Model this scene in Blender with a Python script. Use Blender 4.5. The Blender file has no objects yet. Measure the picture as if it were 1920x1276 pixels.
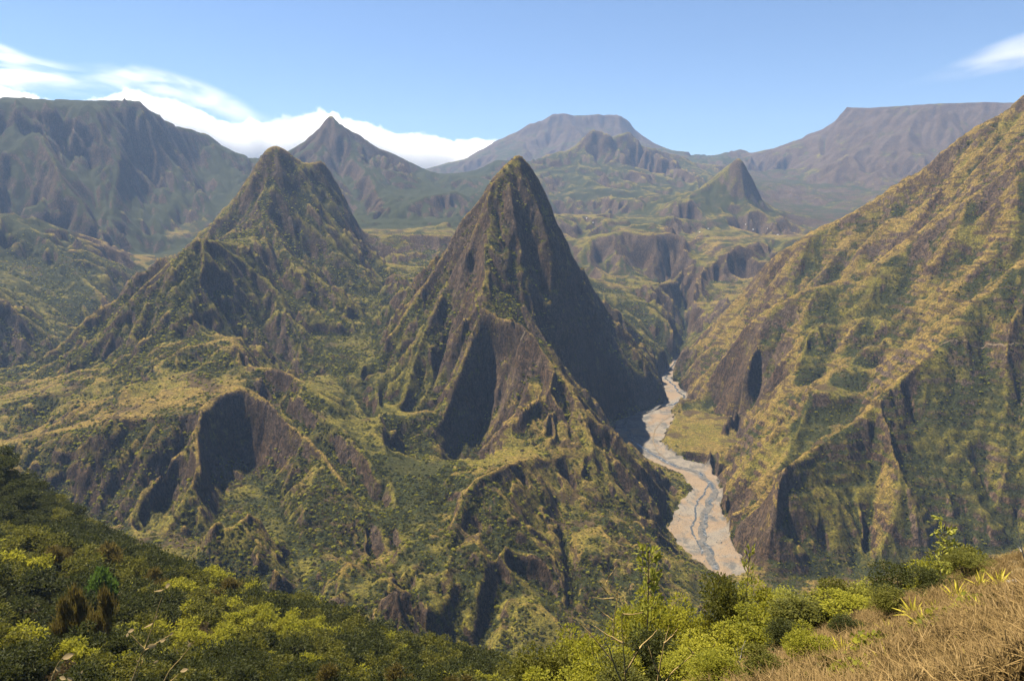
import bpy, bmesh, math, random
import numpy as np
from mathutils import Vector, Matrix

# ------------------------------------------------------------------ camera, sky, sun, exposure
scene = bpy.context.scene
PITCH = math.radians(10.1)
FPX = 1280.0                       # focal length in pixels of the 1920 px wide photograph
cam_data = bpy.data.cameras.new('camera')
cam_data.lens = 24.0
cam_data.sensor_width = 36.0
cam_data.clip_start = 0.1
cam_data.clip_end = 120000.0
camera = bpy.data.objects.new('camera', cam_data)
scene.collection.objects.link(camera)
camera.location = (0, 0, 0)
camera.rotation_euler = (math.pi / 2 - PITCH, 0, 0)
scene.camera = camera

SUN_AZ = math.radians(-56.0)       # left of the view direction
SUN_EL = math.radians(62.5)
world = bpy.data.worlds.new('World')
scene.world = world
world.use_nodes = True
wn = world.node_tree
bg = wn.nodes['Background']
sky = wn.nodes.new('ShaderNodeTexSky')
sky.sky_type = 'NISHITA'
sky.sun_disc = False
sky.sun_elevation = SUN_EL
sky.sun_rotation = SUN_AZ
sky.altitude = 1200
sky.air_density = 1.0
sky.dust_density = 0.1
sky.ozone_density = 5.0
wn.links.new(sky.outputs['Color'], bg.inputs['Color'])
bg.inputs['Strength'].default_value = 0.05

sun_data = bpy.data.lights.new('sun', 'SUN')
sun_data.energy = 5.0
sun_data.angle = math.radians(0.5)
sun_data.color = (1.0, 0.90, 0.73)
sun = bpy.data.objects.new('sun', sun_data)
scene.collection.objects.link(sun)
to_sun = Vector((math.sin(SUN_AZ) * math.cos(SUN_EL), math.cos(SUN_AZ) * math.cos(SUN_EL), math.sin(SUN_EL)))
sun.rotation_euler = to_sun.to_track_quat('Z', 'Y').to_euler()
sun.location = (-300, 200, 900)

scene.view_settings.view_transform = 'Standard'
scene.view_settings.look = 'None'
scene.view_settings.exposure = 1.55
scene.view_settings.gamma = 1.0
scene.view_settings.use_curve_mapping = False
cy = scene.cycles
cy.use_denoising = True
cy.max_bounces = 6
cy.diffuse_bounces = 0
cy.glossy_bounces = 1
cy.transmission_bounces = 3
cy.transparent_max_bounces = 8
cy.volume_bounces = 4
cy.volume_step_rate = 1.0
cy.volume_max_steps = 64
cy.sample_clamp_indirect = 4.0

rng = np.random.default_rng(7)
random.seed(7)

# ------------------------------------------------------------------ pixel + distance -> place
SP, CP = math.sin(PITCH), math.cos(PITCH)

def slope_of(py):
    yc = (638.0 - py) / FPX
    return (-SP + yc * CP) / (CP + yc * SP)

def place(px, py, D, dz=0.0):
    """A point D metres ahead of the viewpoint that shows at photo pixel (px, py)."""
    yc = (638.0 - py) / FPX
    den = CP + yc * SP
    return (D * (px - 960.0) / FPX / den, D, D * (-SP + yc * CP) / den + dz)

RIVER_D = [0, 1200, 1335, 1467, 1653, 1816, 2080, 2283, 2488, 2782, 3136, 4000]
RIVER_Z = [-728, -724, -720, -712, -700, -690, -675, -662, -650, -633, -610, -540]

def river_place(px, py, dz=0.0):
    D = 1500.0
    s = slope_of(py)
    for _ in range(30):
        D = (np.interp(D, RIVER_D, RIVER_Z) + dz) / s
    return place(px, py, D)

# ------------------------------------------------------------------ crests, gullies and edges of the relief
LINES = []                          # (region, points in metres)

def L(region, *pts):
    LINES.append((region, np.array([place(*p) for p in pts], dtype=float)))

def W(region, *pts):
    LINES.append((region, np.array(pts, dtype=float)))

# --- the slope of the lookout itself
W('near', *[(x, 16.5, -1.7 + 0.45 * x - 0.80 * 16.5) for x in (-14, -8, 0, 6, 12, 16)])
L('near', (1320, 1330, 18), (1400, 1285, 19.5), (1500, 1238, 20.5), (1620, 1182, 22), (1750, 1112, 24), (1860, 1062, 26), (1920, 1042, 27), (2100, 960, 30))
L('near', (700, 1500, 46), (900, 1420, 43), (1100, 1345, 42), (1300, 1275, 42), (1500, 1215, 43), (1700, 1160, 45), (1920, 1105, 48), (2150, 1010, 50))
L('near', (700, 1440, 90), (900, 1420, 88), (1100, 1390, 86), (1300, 1330, 85), (1500, 1290, 85), (1700, 1240, 88), (1920, 1190, 92), (2150, 1100, 96))
L('near', (1050, 1330, 260), (1300, 1240, 290), (1500, 1200, 300), (1700, 1180, 320), (1920, 1130, 330), (2150, 1060, 340))
# --- forested slope on the left
L('forest', (-220, 740, 450, -6), (0, 852, 420, -6), (60, 930, 400, -6), (150, 1000, 370, -6), (250, 1040, 345, -6), (400, 1087, 315, -6), (520, 1120, 290, -6), (620, 1165, 265, -6), (700, 1205, 245, -6), (790, 1242, 220, -6), (870, 1275, 195, -5), (980, 1330, 165, -4))
L('forest', (-200, 1150, 120, -4), (0, 1290, 88, -4), (240, 1290, 105, -4), (480, 1290, 122, -4), (700, 1295, 138, -4), (850, 1320, 140, -4))
L('forest', (-200, 960, 250, -5), (0, 1090, 210, -5), (200, 1150, 200, -5), (420, 1180, 205, -5), (600, 1225, 195, -5))
L('forest', (-250, 900, 640), (0, 1010, 600), (200, 1100, 560), (400, 1170, 520), (600, 1230, 480), (800, 1290, 430), (1000, 1330, 380))
# --- foot of the valley below the lookout
W('valley', (-620, 900, -545), (-450, 850, -575), (-300, 800, -598), (-150, 745, -618), (0, 735, -640), (150, 800, -668), (300, 980, -712), (420, 1140, -722))
W('valley', (480, 1000, -712), (640, 960, -690), (860, 940, -650))
W('valley', (480, 700, -560), (600, 640, -480), (760, 600, -410))
W('valley', (300, 620, -560), (420, 560, -470), (520, 500, -400))
# --- central peak: crest to the front, flanks
L('central', (967, 289, 2250), (952, 303, 2225), (936, 321, 2195), (917, 345, 2150), (914, 385, 2100), (918, 420, 2060), (911, 450, 2025), (908, 490, 1970), (905, 540, 1900), (909, 582, 1850), (935, 592, 1830), (975, 606, 1800), (992, 622, 1780), (1017, 652, 1740), (1042, 680, 1700), (1064, 697, 1678), (1087, 727, 1638), (1098, 755, 1600), (1114, 790, 1555), (1122, 830, 1505), (1127, 870, 1460), (1136, 905, 1430), (1160, 952, 1390), (1200, 994, 1360), (1245, 1036, 1330), (1295, 1070, 1305))
L('central', (967, 289, 2250), (940, 312, 2240), (915, 345, 2225), (895, 375, 2210), (870, 405, 2190), (842, 445, 2160), (822, 478, 2135), (803, 508, 2110), (785, 545, 2085), (770, 582, 2050), (757, 635, 1985), (737, 695, 1885), (720, 755, 1765), (712, 792, 1630))
L('central', (967, 289, 2250), (978, 292, 2265), (992, 308, 2280), (1015, 345, 2300), (1030, 378, 2320), (1047, 412, 2350), (1067, 452, 2385), (1087, 483, 2415), (1102, 512, 2445), (1122, 548, 2500))
L('central', (985, 330, 2215), (1012, 400, 2140), (1040, 480, 2080), (1060, 560, 2045), (1085, 588, 2085), (1115, 628, 2150), (1140, 665, 2215), (1165, 690, 2290), (1200, 725, 2350), (1238, 742, 2400))
L('central', (1050, 650, 1955, -28), (1100, 720, 1960, -45), (1145, 785, 2060, -40))
L('central', (1120, 548, 2680), (1137, 565, 2720), (1162, 602, 2700), (1190, 642, 2640), (1215, 680, 2590), (1238, 715, 2560))
L('central', (900, 600, 1830), (876, 660, 1775), (858, 700, 1735), (838, 745, 1685), (820, 788, 1640), (792, 828, 1595), (772, 868, 1505))
L('central', (922, 680, 1815, -30), (912, 735, 1775, -38), (896, 795, 1705, -36), (880, 835, 1630, -28), (862, 880, 1530, -20))
L('central', (820, 560, 2010, 8), (800, 620, 1935, 8), (782, 680, 1850, 6), (768, 740, 1760, 6))
L('central', (850, 560, 2000, -18), (830, 630, 1920, -22), (808, 700, 1820, -20), (780, 770, 1710, -16))
# shoulder in front and its crags
L('central', (1010, 850, 1440), (975, 866, 1360), (948, 872, 1308), (932, 880, 1262), (915, 890, 1230), (890, 903, 1210), (872, 925, 1185), (858, 955, 1155), (845, 990, 1120), (830, 1030, 1080), (800, 1070, 1040), (782, 1092, 1018), (765, 1132, 985))
L('central', (915, 890, 1230), (926, 935, 1182), (930, 1000, 1122), (948, 1018, 1112), (985, 1030, 1112), (1030, 1050, 1110), (1054, 1078, 1092), (1063, 1108, 1068))
L('central', (955, 1062, 1082, -18), (1000, 1080, 1086, -20), (1045, 1102, 1062, -18))
L('central', (1120, 960, 1350), (1150, 1005, 1235), (1140, 1024, 1205), (1120, 1060, 1150), (1102, 1110, 1085), (1090, 1150, 1030))
L('central', (1150, 1005, 1235), (1176, 1032, 1210), (1196, 1046, 1188), (1194, 1100, 1118))
L('central', (1155, 1060, 1165, -16), (1165, 1100, 1120, -14))
L('central', (1050, 930, 1360, -16), (1062, 965, 1290, -24), (1076, 1012, 1215, -30), (1082, 1062, 1130, -26), (1088, 1130, 1050, -16))
L('central', (938, 1080, 1062, -16), (922, 1140, 1000, -20), (906, 1200, 940, -20), (890, 1242, 905, -16))
L('central', (885, 1080, 1040, 4), (856, 1150, 975, 4), (842, 1222, 918, 4))
L('central', (968, 1130, 1010, 4), (955, 1200, 945, 4), (945, 1255, 895))
L('central', (765, 1195, 930), (830, 1240, 895), (930, 1278, 870), (1020, 1282, 865), (1062, 1215, 940))
# spire
L('spire_left', (736, 1110, 876), (745, 1097, 870), (752, 1112, 864))
L('spire_left', (712, 1116, 880), (722, 1120, 878), (736, 1112, 876))
L('valley', (702, 1168, 850), (735, 1205, 822), (772, 1196, 838), (782, 1150, 885), (750, 1135, 930), (705, 1128, 915), (702, 1168, 850))
# --- valley left of the central peak
L('valley', (800, 1140, 915), (790, 1112, 955), (776, 1052, 1058), (760, 1000, 1140), (746, 940, 1258), (736, 880, 1368), (721, 820, 1482), (715, 770, 1640), (714, 700, 1865), (710, 640, 2185), (692, 600, 2390), (700, 562, 2620), (722, 545, 2760), (745, 525, 2950))
L('valley', (600, 1170, 915), (590, 1140, 958), (565, 1110, 1000), (560, 1080, 1040), (546, 1030, 1130), (530, 980, 1222), (500, 935, 1325), (478, 905, 1420), (450, 890, 1470))
L('valley', (600, 1170, 915), (690, 1185, 875), (790, 1160, 900))
# --- left ridge: second summit
L('left_ridge', (380, 445, 2250), (358, 456, 2242), (335, 475, 2225), (310, 500, 2200), (282, 520, 2182), (252, 550, 2150), (226, 575, 2120), (202, 600, 2080), (185, 620, 2050), (165, 645, 2000), (140, 662, 1950), (118, 676, 1900))
L('left_ridge', (380, 445, 2250), (402, 450, 2310), (430, 456, 2460), (447, 453, 2620))
L('left_ridge', (380, 445, 2250), (386, 490, 2180), (366, 520, 2130), (346, 560, 2060), (336, 595, 1990), (310, 630, 1930), (285, 655, 1880), (250, 690, 1800), (228, 712, 1755))
L('left_ridge', (402, 452, 2300), (450, 488, 2350), (490, 515, 2330), (520, 545, 2290), (548, 600, 2190), (566, 650, 2095), (584, 695, 2010))
L('left_ridge', (400, 540, 2165, -8), (440, 570, 2215), (470, 605, 2205), (500, 650, 2150), (540, 695, 2055), (585, 722, 1950))
L('left_ridge', (250, 600, 2040, -14), (225, 650, 1935, -16), (190, 680, 1865, -10))
L('left_ridge', (300, 560, 2090, -16), (285, 610, 2000, -22), (262, 655, 1900, -16))
L('left_ridge', (520, 541, 2420), (555, 566, 2360), (590, 584, 2325), (625, 596, 2300), (655, 612, 2270))
L('left_ridge', (540, 620, 2230), (575, 634, 2215), (610, 628, 2235), (655, 630, 2245))
L('left_ridge', (600, 640, 2140), (625, 690, 1980, -10), (655, 735, 1830), (690, 790, 1640))
# dark gully crest below it
L('left_ridge', (448, 705, 1690), (470, 686, 1742), (510, 690, 1720), (545, 700, 1692), (572, 716, 1660), (602, 736, 1620), (637, 757, 1580))
L('left_ridge', (470, 668, 1860, -40), (520, 672, 1840, -48), (580, 696, 1780, -44), (640, 726, 1700, -32))
L('left_ridge', (540, 735, 1605), (600, 775, 1540), (650, 815, 1462), (690, 860, 1392), (712, 900, 1330))
L('left_ridge', (505, 738, 1640, -20), (560, 792, 1510, -28), (620, 842, 1430, -30), (670, 902, 1340, -28), (705, 945, 1270, -20))
# terrace and its edge
L('terrace', (-150, 760, 1800), (0, 742, 1785), (60, 712, 1850), (130, 692, 1870), (250, 692, 1800), (330, 657, 1850), (400, 642, 1860), (452, 656, 1800))
L('terrace', (-150, 860, 1380), (0, 836, 1400), (60, 812, 1420), (150, 805, 1420), (222, 790, 1440), (272, 778, 1450), (322, 778, 1440), (390, 768, 1450), (410, 742, 1520), (440, 727, 1560), (462, 728, 1560))
L('terrace', (-60, 815, 1480, -45), (10, 800, 1510, -48), (75, 765, 1600, -42), (128, 738, 1680, -18))
L('terrace', (-60, 770, 1640), (60, 742, 1690), (120, 728, 1730))
# amphitheatre rim, right crest
L('terrace', (462, 728, 1560), (490, 748, 1530), (530, 785, 1480), (546, 800, 1450), (576, 820, 1420), (610, 850, 1370), (626, 870, 1340), (641, 890, 1310), (655, 925, 1270), (665, 948, 1242), (690, 964, 1212), (708, 974, 1198), (724, 1000, 1160), (735, 1030, 1122), (742, 1046, 1100))
L('terrace', (630, 985, 1180, -6), (660, 1010, 1150, -22), (690, 1040, 1112, -14), (738, 1056, 1080))
L('terrace', (600, 850, 1390), (590, 890, 1320), (578, 930, 1250), (572, 970, 1190))
# amphitheatre, left wall (tower crest)
L('terrace', (390, 768, 1450), (378, 800, 1400), (375, 830, 1350), (380, 850, 1320), (378, 880, 1280), (372, 902, 1258), (356, 930, 1230), (350, 950, 1210), (320, 986, 1165), (300, 1012, 1128), (280, 1052, 1075))
L('terrace', (408, 840, 1440, -20), (420, 885, 1400, -25), (412, 950, 1270, -20), (408, 1010, 1160, -12), (402, 1052, 1075))
L('terrace', (440, 868, 1500), (478, 878, 1490))
L('terrace', (-100, 960, 1280), (0, 945, 1295), (60, 935, 1315), (130, 955, 1300), (200, 992, 1225), (270, 1004, 1205), (306, 992, 1230))
L('terrace', (255, 800, 1405), (195, 860, 1350), (150, 940, 1310))
L('terrace', (330, 800, 1405), (275, 860, 1340), (225, 930, 1285))
L('terrace', (345, 850, 1350), (310, 880, 1320), (272, 915, 1285), (255, 950, 1262))
L('terrace', (310, 905, 1335, -14), (335, 935, 1310, -14), (300, 970, 1255, -6))
# small cones
L('terrace', (438, 978, 1075), (455, 957, 1082), (470, 975, 1074), (490, 1020, 1040))
L('terrace', (455, 957, 1082), (446, 1010, 1030), (440, 1050, 995))
L('valley', (412, 1075, 980), (440, 1112, 942), (500, 1100, 960), (522, 1060, 1030))
L('terrace', (500, 1066, 962), (506, 1058, 962), (514, 1074, 955))
L('valley', (488, 1120, 915), (530, 1122, 915))
L('terrace', (646, 1062, 1012), (655, 1048, 1012), (664, 1066, 1004))
L('valley', (640, 1112, 945), (676, 1108, 950), (700, 1080, 1000))
# --- tall peak behind the left ridge
L('left_peak', (515, 272, 3100), (497, 280, 3090), (480, 296, 3070), (462, 320, 3040), (445, 346, 3010), (425, 380, 2980), (406, 410, 2950), (390, 434, 2900))
L('left_peak', (515, 272, 3100), (535, 276, 3125), (556, 296, 3170), (577, 304, 3210), (594, 302, 3240), (605, 294, 3270), (615, 312, 3300), (628, 335, 3350), (648, 368, 3450), (662, 400, 3500))
L('left_peak', (515, 272, 3100), (508, 310, 3020), (510, 335, 2980), (487, 365, 2900), (490, 400, 2820), (480, 416, 2795), (456, 440, 2690), (447, 453, 2620))
L('left_peak', (510, 335, 2980), (545, 385, 2930), (590, 425, 2885), (630, 470, 2840), (662, 502, 2805), (700, 532, 2765))
L('left_peak', (490, 400, 2820), (520, 440, 2720), (550, 478, 2620), (585, 512, 2520), (622, 545, 2420), (648, 556, 2400))
L('left_peak', (520, 400, 2860, -50), (560, 450, 2780, -80), (610, 500, 2680, -85), (660, 540, 2600, -60))
L('left_peak', (420, 440, 2850), (450, 400, 2920, -12))
# --- wooded plateau and its cliff
L('cirque', (640, 430, 4000), (740, 431, 4000), (840, 432, 4000))
L('cirque', (655, 438, 3620), (700, 440, 3600), (740, 441, 3600), (790, 440, 3600), (835, 440, 3600))
L('cirque', (668, 490, 3400), (710, 505, 3300), (750, 512, 3240), (790, 500, 3250))
L('cirque', (745, 512, 2800), (762, 520, 2730), (788, 540, 2660), (795, 560, 2600))
L('valley', (742, 578, 2560), (770, 590, 2500))
# --- escarpment on the left
L('escarpment', (-300, 190, 4300), (-120, 186, 4600), (0, 187, 4750), (100, 190, 4950), (180, 188, 5150), (240, 185, 5300), (268, 190, 5400), (290, 201, 5500), (320, 220, 5620), (345, 236, 5720), (372, 246, 5820), (400, 263, 5950), (426, 284, 6100), (445, 300, 6250), (468, 322, 6450), (500, 350, 6600))
L('escarpment', (-300, 192, 6300), (0, 194, 6800), (240, 200, 7200), (330, 245, 7300), (470, 345, 7600))
L('escarpment', (-200, 470, 3500), (0, 452, 3650), (100, 442, 3850), (200, 470, 3850), (300, 482, 3950), (400, 446, 4500), (470, 430, 4800), (560, 410, 5000))
L('escarpment', (60, 250, 4500), (100, 320, 4150), (150, 390, 3950), (185, 425, 3850))
L('escarpment', (220, 230, 5050), (230, 300, 4750), (205, 370, 4350), (215, 430, 4000))
L('escarpment', (330, 290, 5350), (345, 350, 5050), (320, 400, 4600), (300, 440, 4250))
L('escarpment', (250, 340, 4750, -70), (255, 400, 4300, -70), (262, 450, 4000, -50))
L('escarpment', (150, 300, 4600, -60), (165, 380, 4150, -70), (180, 440, 3880, -40))
L('escarpment', (410, 300, 5700), (420, 360, 5300), (400, 400, 4850))
L('cirque', (290, 452, 4300), (330, 440, 4350), (350, 424, 4600), (390, 412, 4750), (420, 425, 4800))
L('foothill', (-220, 380, 3300), (0, 402, 3320), (50, 430, 3200), (88, 455, 3120), (105, 482, 3050), (135, 512, 2950), (168, 540, 2830), (200, 562, 2740))
L('foothill', (-220, 470, 2800), (0, 528, 2720), (60, 590, 2520), (110, 640, 2380))
L('foothill', (0, 470, 3000, -25), (60, 500, 2900, -30), (100, 545, 2750, -25))
L('foothill', (-200, 500, 2350), (0, 566, 2310), (20, 600, 2290), (36, 655, 2270))
L('valley', (380, 470, 4000), (300, 505, 3500), (262, 532, 3200), (216, 582, 2850), (172, 642, 2500), (132, 672, 2300), (60, 692, 2150), (0, 704, 2090), (-200, 735, 2000))
L('cirque', (250, 495, 3560), (262, 480, 3650), (275, 500, 3500))
# --- far pointed peak behind it
L('far_peak', (620, 215, 6500), (606, 225, 6490), (590, 246, 6450), (570, 263, 6420), (552, 281, 6400), (535, 300, 6380))
L('far_peak', (620, 215, 6500), (636, 229, 6550), (660, 246, 6600), (690, 263, 6650), (715, 276, 6700), (745, 291, 6750), (770, 306, 6800), (800, 320, 6900), (815, 328, 7000), (840, 326, 7050), (870, 323, 7150), (900, 314, 7250), (930, 299, 7350), (950, 301, 7400), (1000, 302, 7550), (1030, 292, 7700))
L('far_peak', (620, 215, 6500), (612, 260, 6200), (604, 295, 5950), (620, 340, 5500), (640, 380, 5000))
L('far_peak', (670, 262, 6450), (668, 300, 6050), (700, 330, 5650), (715, 360, 5250), (735, 385, 4950))
L('far_peak', (640, 310, 6000, -80), (668, 350, 5450, -90), (690, 385, 5000, -60))
L('far_peak', (555, 340, 5900), (600, 400, 4950), (700, 412, 4700), (800, 415, 4600), (860, 404, 4600))
L('far_peak', (745, 402, 4750), (792, 368, 5050), (850, 356, 5250), (880, 372, 5200))
L('far_peak', (780, 330, 6500), (800, 345, 6000), (830, 375, 5300))
L('far_peak', (400, 420, 8200), (620, 330, 7900), (820, 390, 8300), (1000, 360, 8600))
# --- massif ahead, right of the central peak
L('massif', (1030, 292, 7700), (1056, 280, 7800), (1080, 262, 7900), (1094, 248, 7980), (1110, 241, 8000), (1126, 247, 8030), (1142, 264, 8060), (1152, 257, 8090), (1166, 250, 8110), (1180, 245, 8150), (1190, 256, 8180), (1201, 273, 8220), (1226, 279, 8300), (1260, 293, 8400), (1286, 306, 8300), (1312, 319, 8000), (1332, 326, 7600), (1346, 331, 7200))
L('massif', (1110, 241, 8000), (1096, 275, 7720), (1076, 302, 7420))
L('massif', (1180, 245, 8150), (1163, 285, 7760), (1152, 316, 7320))
L('massif', (1135, 275, 7820, -40), (1122, 305, 7450, -50))
L('massif', (1040, 318, 7300), (1076, 306, 7380), (1100, 312, 7250), (1150, 318, 7250), (1215, 322, 7250), (1300, 345, 6900))
L('massif', (1050, 370, 6200), (1120, 352, 6500), (1200, 360, 6400), (1290, 372, 6000))
L('massif', (1060, 420, 5500), (1110, 405, 5700), (1200, 402, 5600), (1240, 410, 5300))
L('massif', (1246, 402, 5320), (1280, 376, 5340), (1302, 368, 5340), (1312, 386, 5280))
L('massif', (1255, 412, 5080), (1285, 408, 5080), (1316, 412, 5060))
L('massif', (1225, 420, 4950), (1245, 404, 4960), (1268, 406, 4960), (1284, 424, 4900))
# --- spire
L('spire', (1346, 328, 5760), (1358, 316, 5720), (1372, 306, 5680), (1384, 297, 5630), (1392, 292, 5600), (1387, 320, 5560), (1380, 345, 5500), (1376, 364, 5450))
L('spire', (1392, 292, 5600), (1399, 302, 5610), (1407, 322, 5620), (1418, 346, 5640), (1424, 365, 5650), (1432, 372, 5650), (1440, 392, 5600))
L('spire', (1434, 385, 5640), (1444, 390, 5720), (1448, 391, 5830))
L('spire', (1330, 356, 5900), (1365, 352, 5880), (1400, 362, 5880), (1430, 378, 5880))
L('spire', (1374, 375, 5330), (1400, 384, 5330), (1424, 392, 5380), (1446, 400, 5480))
L('spire', (1348, 372, 5480), (1340, 395, 5300), (1350, 412, 5100))
L('spire', (1350, 345, 5600), (1358, 362, 5480), (1374, 372, 5420))
# --- the small far chain and the great mountain
L('great', (880, 290, 11800), (930, 263, 12000), (962, 246, 12000), (992, 230, 12000), (1020, 225, 12000), (1036, 213, 12000), (1056, 211, 12000), (1080, 217, 12000), (1110, 213, 12000), (1150, 213, 12000), (1170, 216, 12000), (1184, 225, 12000), (1193, 241, 12000), (1216, 263, 11950), (1240, 279, 11900), (1260, 284, 11800), (1276, 293, 11700))
L('great', (950, 268, 11800), (1000, 250, 11780), (1036, 238, 11760), (1100, 240, 11760), (1150, 238, 11760), (1180, 248, 11760))
L('great', (1040, 216, 12600), (1150, 217, 12600))
L('great', (880, 330, 10300), (1040, 305, 10300), (1200, 310, 10300))
L('great', (1080, 217, 12000), (1070, 245, 11600), (1060, 270, 11200))
L('great', (880, 400, 13300), (1100, 330, 13300), (1300, 380, 13300))
L('far_chain', (1276, 296, 11600), (1300, 295, 11400), (1330, 293, 11300), (1352, 291, 11200), (1368, 285, 11150), (1388, 279, 11100), (1398, 283, 11100), (1410, 292, 11050), (1432, 293, 11000), (1455, 290, 10900), (1470, 287, 10800), (1482, 285, 10600))
L('far_chain', (1300, 318, 9500), (1380, 322, 9200), (1450, 328, 8900))
L('far_chain', (1300, 380, 12800), (1480, 370, 12500))
# --- great wall on the right
L('rampart', (1482, 285, 10600), (1490, 278, 10400), (1502, 267, 10300), (1526, 250, 10100), (1550, 236, 9900), (1558, 233, 9880), (1574, 216, 9700), (1592, 201, 9500), (1640, 201, 9200), (1730, 196, 8800), (1800, 194, 8500), (1850, 192, 8300), (1900, 194, 8100), (2100, 190, 7400), (2300, 190, 6900))
L('rampart', (1600, 204, 11000), (1800, 200, 10400), (2200, 200, 9000))
L('rampart', (1430, 332, 8400), (1500, 342, 7900), (1600, 352, 7300), (1660, 365, 6700), (1800, 380, 6000), (2100, 400, 5500))
L('rampart', (1552, 240, 9700), (1545, 275, 9100), (1535, 305, 8500))
L('rampart', (1580, 225, 9300), (1570, 280, 8600))
L('rampart', (1560, 250, 9450, -60), (1555, 285, 8800, -60))
L('rampart', (1430, 375, 7000), (1500, 385, 6700), (1580, 395, 6300), (1700, 420, 5600))
L('rampart', (1450, 400, 6000), (1490, 392, 6300), (1530, 400, 6200))
L('rampart', (1510, 425, 5500), (1540, 430, 5300), (1700, 470, 4700))
# --- hamlet shelf and inner cliffs
L('cirque', (1330, 415, 5050), (1380, 396, 5250), (1430, 397, 5300), (1480, 411, 5200), (1508, 430, 5080))
L('cirque', (1290, 440, 4750), (1350, 432, 4850), (1400, 430, 4900), (1450, 442, 4850), (1500, 455, 4750))
L('cirque', (1300, 468, 4400), (1335, 490, 4000), (1362, 470, 4050), (1388, 456, 4100), (1404, 460, 4100), (1418, 475, 4080), (1432, 492, 4050))
L('cirque', (1340, 527, 3790), (1380, 532, 3790), (1420, 516, 3840))
L('cirque', (1335, 490, 4000), (1312, 520, 3760), (1300, 552, 3560), (1310, 575, 3440))
L('cirque', (1400, 545, 3600), (1350, 570, 3450), (1325, 590, 3350))
L('cirque', (1090, 455, 4700), (1110, 445, 4700), (1150, 438, 4320), (1180, 430, 4420), (1210, 440, 4330), (1240, 436, 4400), (1285, 450, 4350), (1310, 455, 4380))
L('cirque', (1130, 500, 3900), (1170, 532, 3700), (1205, 540, 3640), (1240, 530, 3700), (1280, 520, 3800))
L('cirque', (1110, 460, 4250), (1100, 500, 3950, -40), (1125, 520, 3800, -40))
L('cirque', (1190, 540, 3560), (1205, 530, 3540), (1222, 548, 3480))
L('valley', (1100, 545, 3100), (1140, 547, 3350), (1200, 562, 3300), (1240, 592, 3150), (1268, 622, 3000))
L('valley', (1180, 602, 3050), (1202, 640, 2860), (1236, 662, 2790))
W('valley', *[river_place(1275, 660), river_place(1286, 640), river_place(1293, 622), tuple(place(1300, 605, 3560)), tuple(place(1290, 575, 3720)), tuple(place(1262, 552, 3850)), tuple(place(1230, 542, 3950))])
# --- right mountain: three crests
L('right', (2250, 0, 2300), (2050, 100, 2330), (1920, 184, 2350), (1896, 205, 2370), (1860, 230, 2390), (1800, 258, 2420), (1780, 275, 2430), (1745, 305, 2450), (1720, 325, 2470), (1690, 346, 2490), (1640, 376, 2530), (1600, 396, 2570), (1560, 420, 2610), (1510, 446, 2670), (1470, 466, 2720), (1440, 491, 2760), (1420, 516, 2800), (1400, 542, 2840), (1370, 577, 2900), (1345, 602, 2930), (1320, 627, 2960), (1302, 652, 2960), (1290, 672, 2920))
L('right', (2250, 100, 3300), (1900, 330, 3500), (1700, 430, 3600), (1560, 500, 3700), (1450, 545, 3650))
L('right', (2150, 130, 2030), (1920, 300, 2050), (1850, 350, 2080), (1790, 390, 2100), (1740, 430, 2110), (1700, 465, 2120), (1650, 490, 2130), (1600, 515, 2150), (1560, 531, 2170), (1510, 546, 2200), (1480, 560, 2220), (1440, 580, 2250), (1400, 605, 2290), (1378, 640, 2300), (1346, 682, 2330), (1334, 712, 2330), (1342, 756, 2290), (1352, 768, 2270))
L('right', (1880, 280, 2200, -22), (1800, 350, 2230, -28), (1735, 405, 2250, -34), (1690, 445, 2270, -38), (1640, 482, 2300, -36), (1560, 518, 2370, -34), (1500, 548, 2430, -32), (1440, 585, 2500, -26), (1385, 612, 2600, -20))
L('right', (1850, 270, 2330, 6), (1790, 330, 2330, 8), (1720, 395, 2340, 8), (1650, 440, 2380, 8))
L('right', (1770, 310, 2400, -26), (1735, 360, 2390, -30), (1700, 400, 2390, -26))
L('right', (2150, 330, 1880), (2050, 410, 1840), (1920, 495, 1800), (1880, 530, 1770), (1830, 575, 1740), (1790, 615, 1710), (1765, 640, 1690), (1720, 680, 1650), (1680, 711, 1620), (1640, 746, 1580), (1610, 776, 1550), (1570, 806, 1520), (1530, 836, 1490), (1500, 850, 1460), (1475, 866, 1440), (1462, 882, 1420), (1456, 912, 1390), (1451, 952, 1352), (1446, 992, 1328))
L('right', (1530, 730, 1755), (1560, 744, 1745), (1600, 740, 1765), (1626, 746, 1752))
L('right', (1525, 802, 1680), (1560, 793, 1690), (1600, 778, 1708), (1628, 768, 1705))
L('right', (1575, 690, 1870), (1610, 685, 1880), (1650, 700, 1860))
L('right', (1570, 728, 1800), (1620, 738, 1790))
L('right', (1515, 720, 1795), (1520, 758, 1742), (1504, 790, 1700), (1488, 820, 1650), (1468, 850, 1600), (1440, 880, 1560))
L('right', (1600, 790, 1640, -10), (1560, 812, 1625, -16), (1525, 838, 1590, -18), (1494, 862, 1550, -18), (1470, 905, 1480, -14), (1440, 935, 1450, -8))
L('right', (1442, 640, 2190), (1412, 652, 2145), (1396, 690, 2092), (1376, 730, 2062), (1364, 764, 2040))
L('right', (1428, 690, 2140, -30), (1420, 730, 2080, -24), (1404, 790, 1990, -8), (1372, 787, 2050))
L('right', (1480, 700, 1960), (1450, 750, 1880), (1430, 800, 1800), (1400, 850, 1720), (1385, 880, 1660))
L('right', (1700, 600, 1930), (1640, 650, 1930), (1560, 670, 1950), (1500, 660, 2010))
L('right', (1800, 500, 1960), (1720, 560, 1970), (1650, 590, 2000), (1560, 600, 2060), (1480, 620, 2130))
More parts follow.
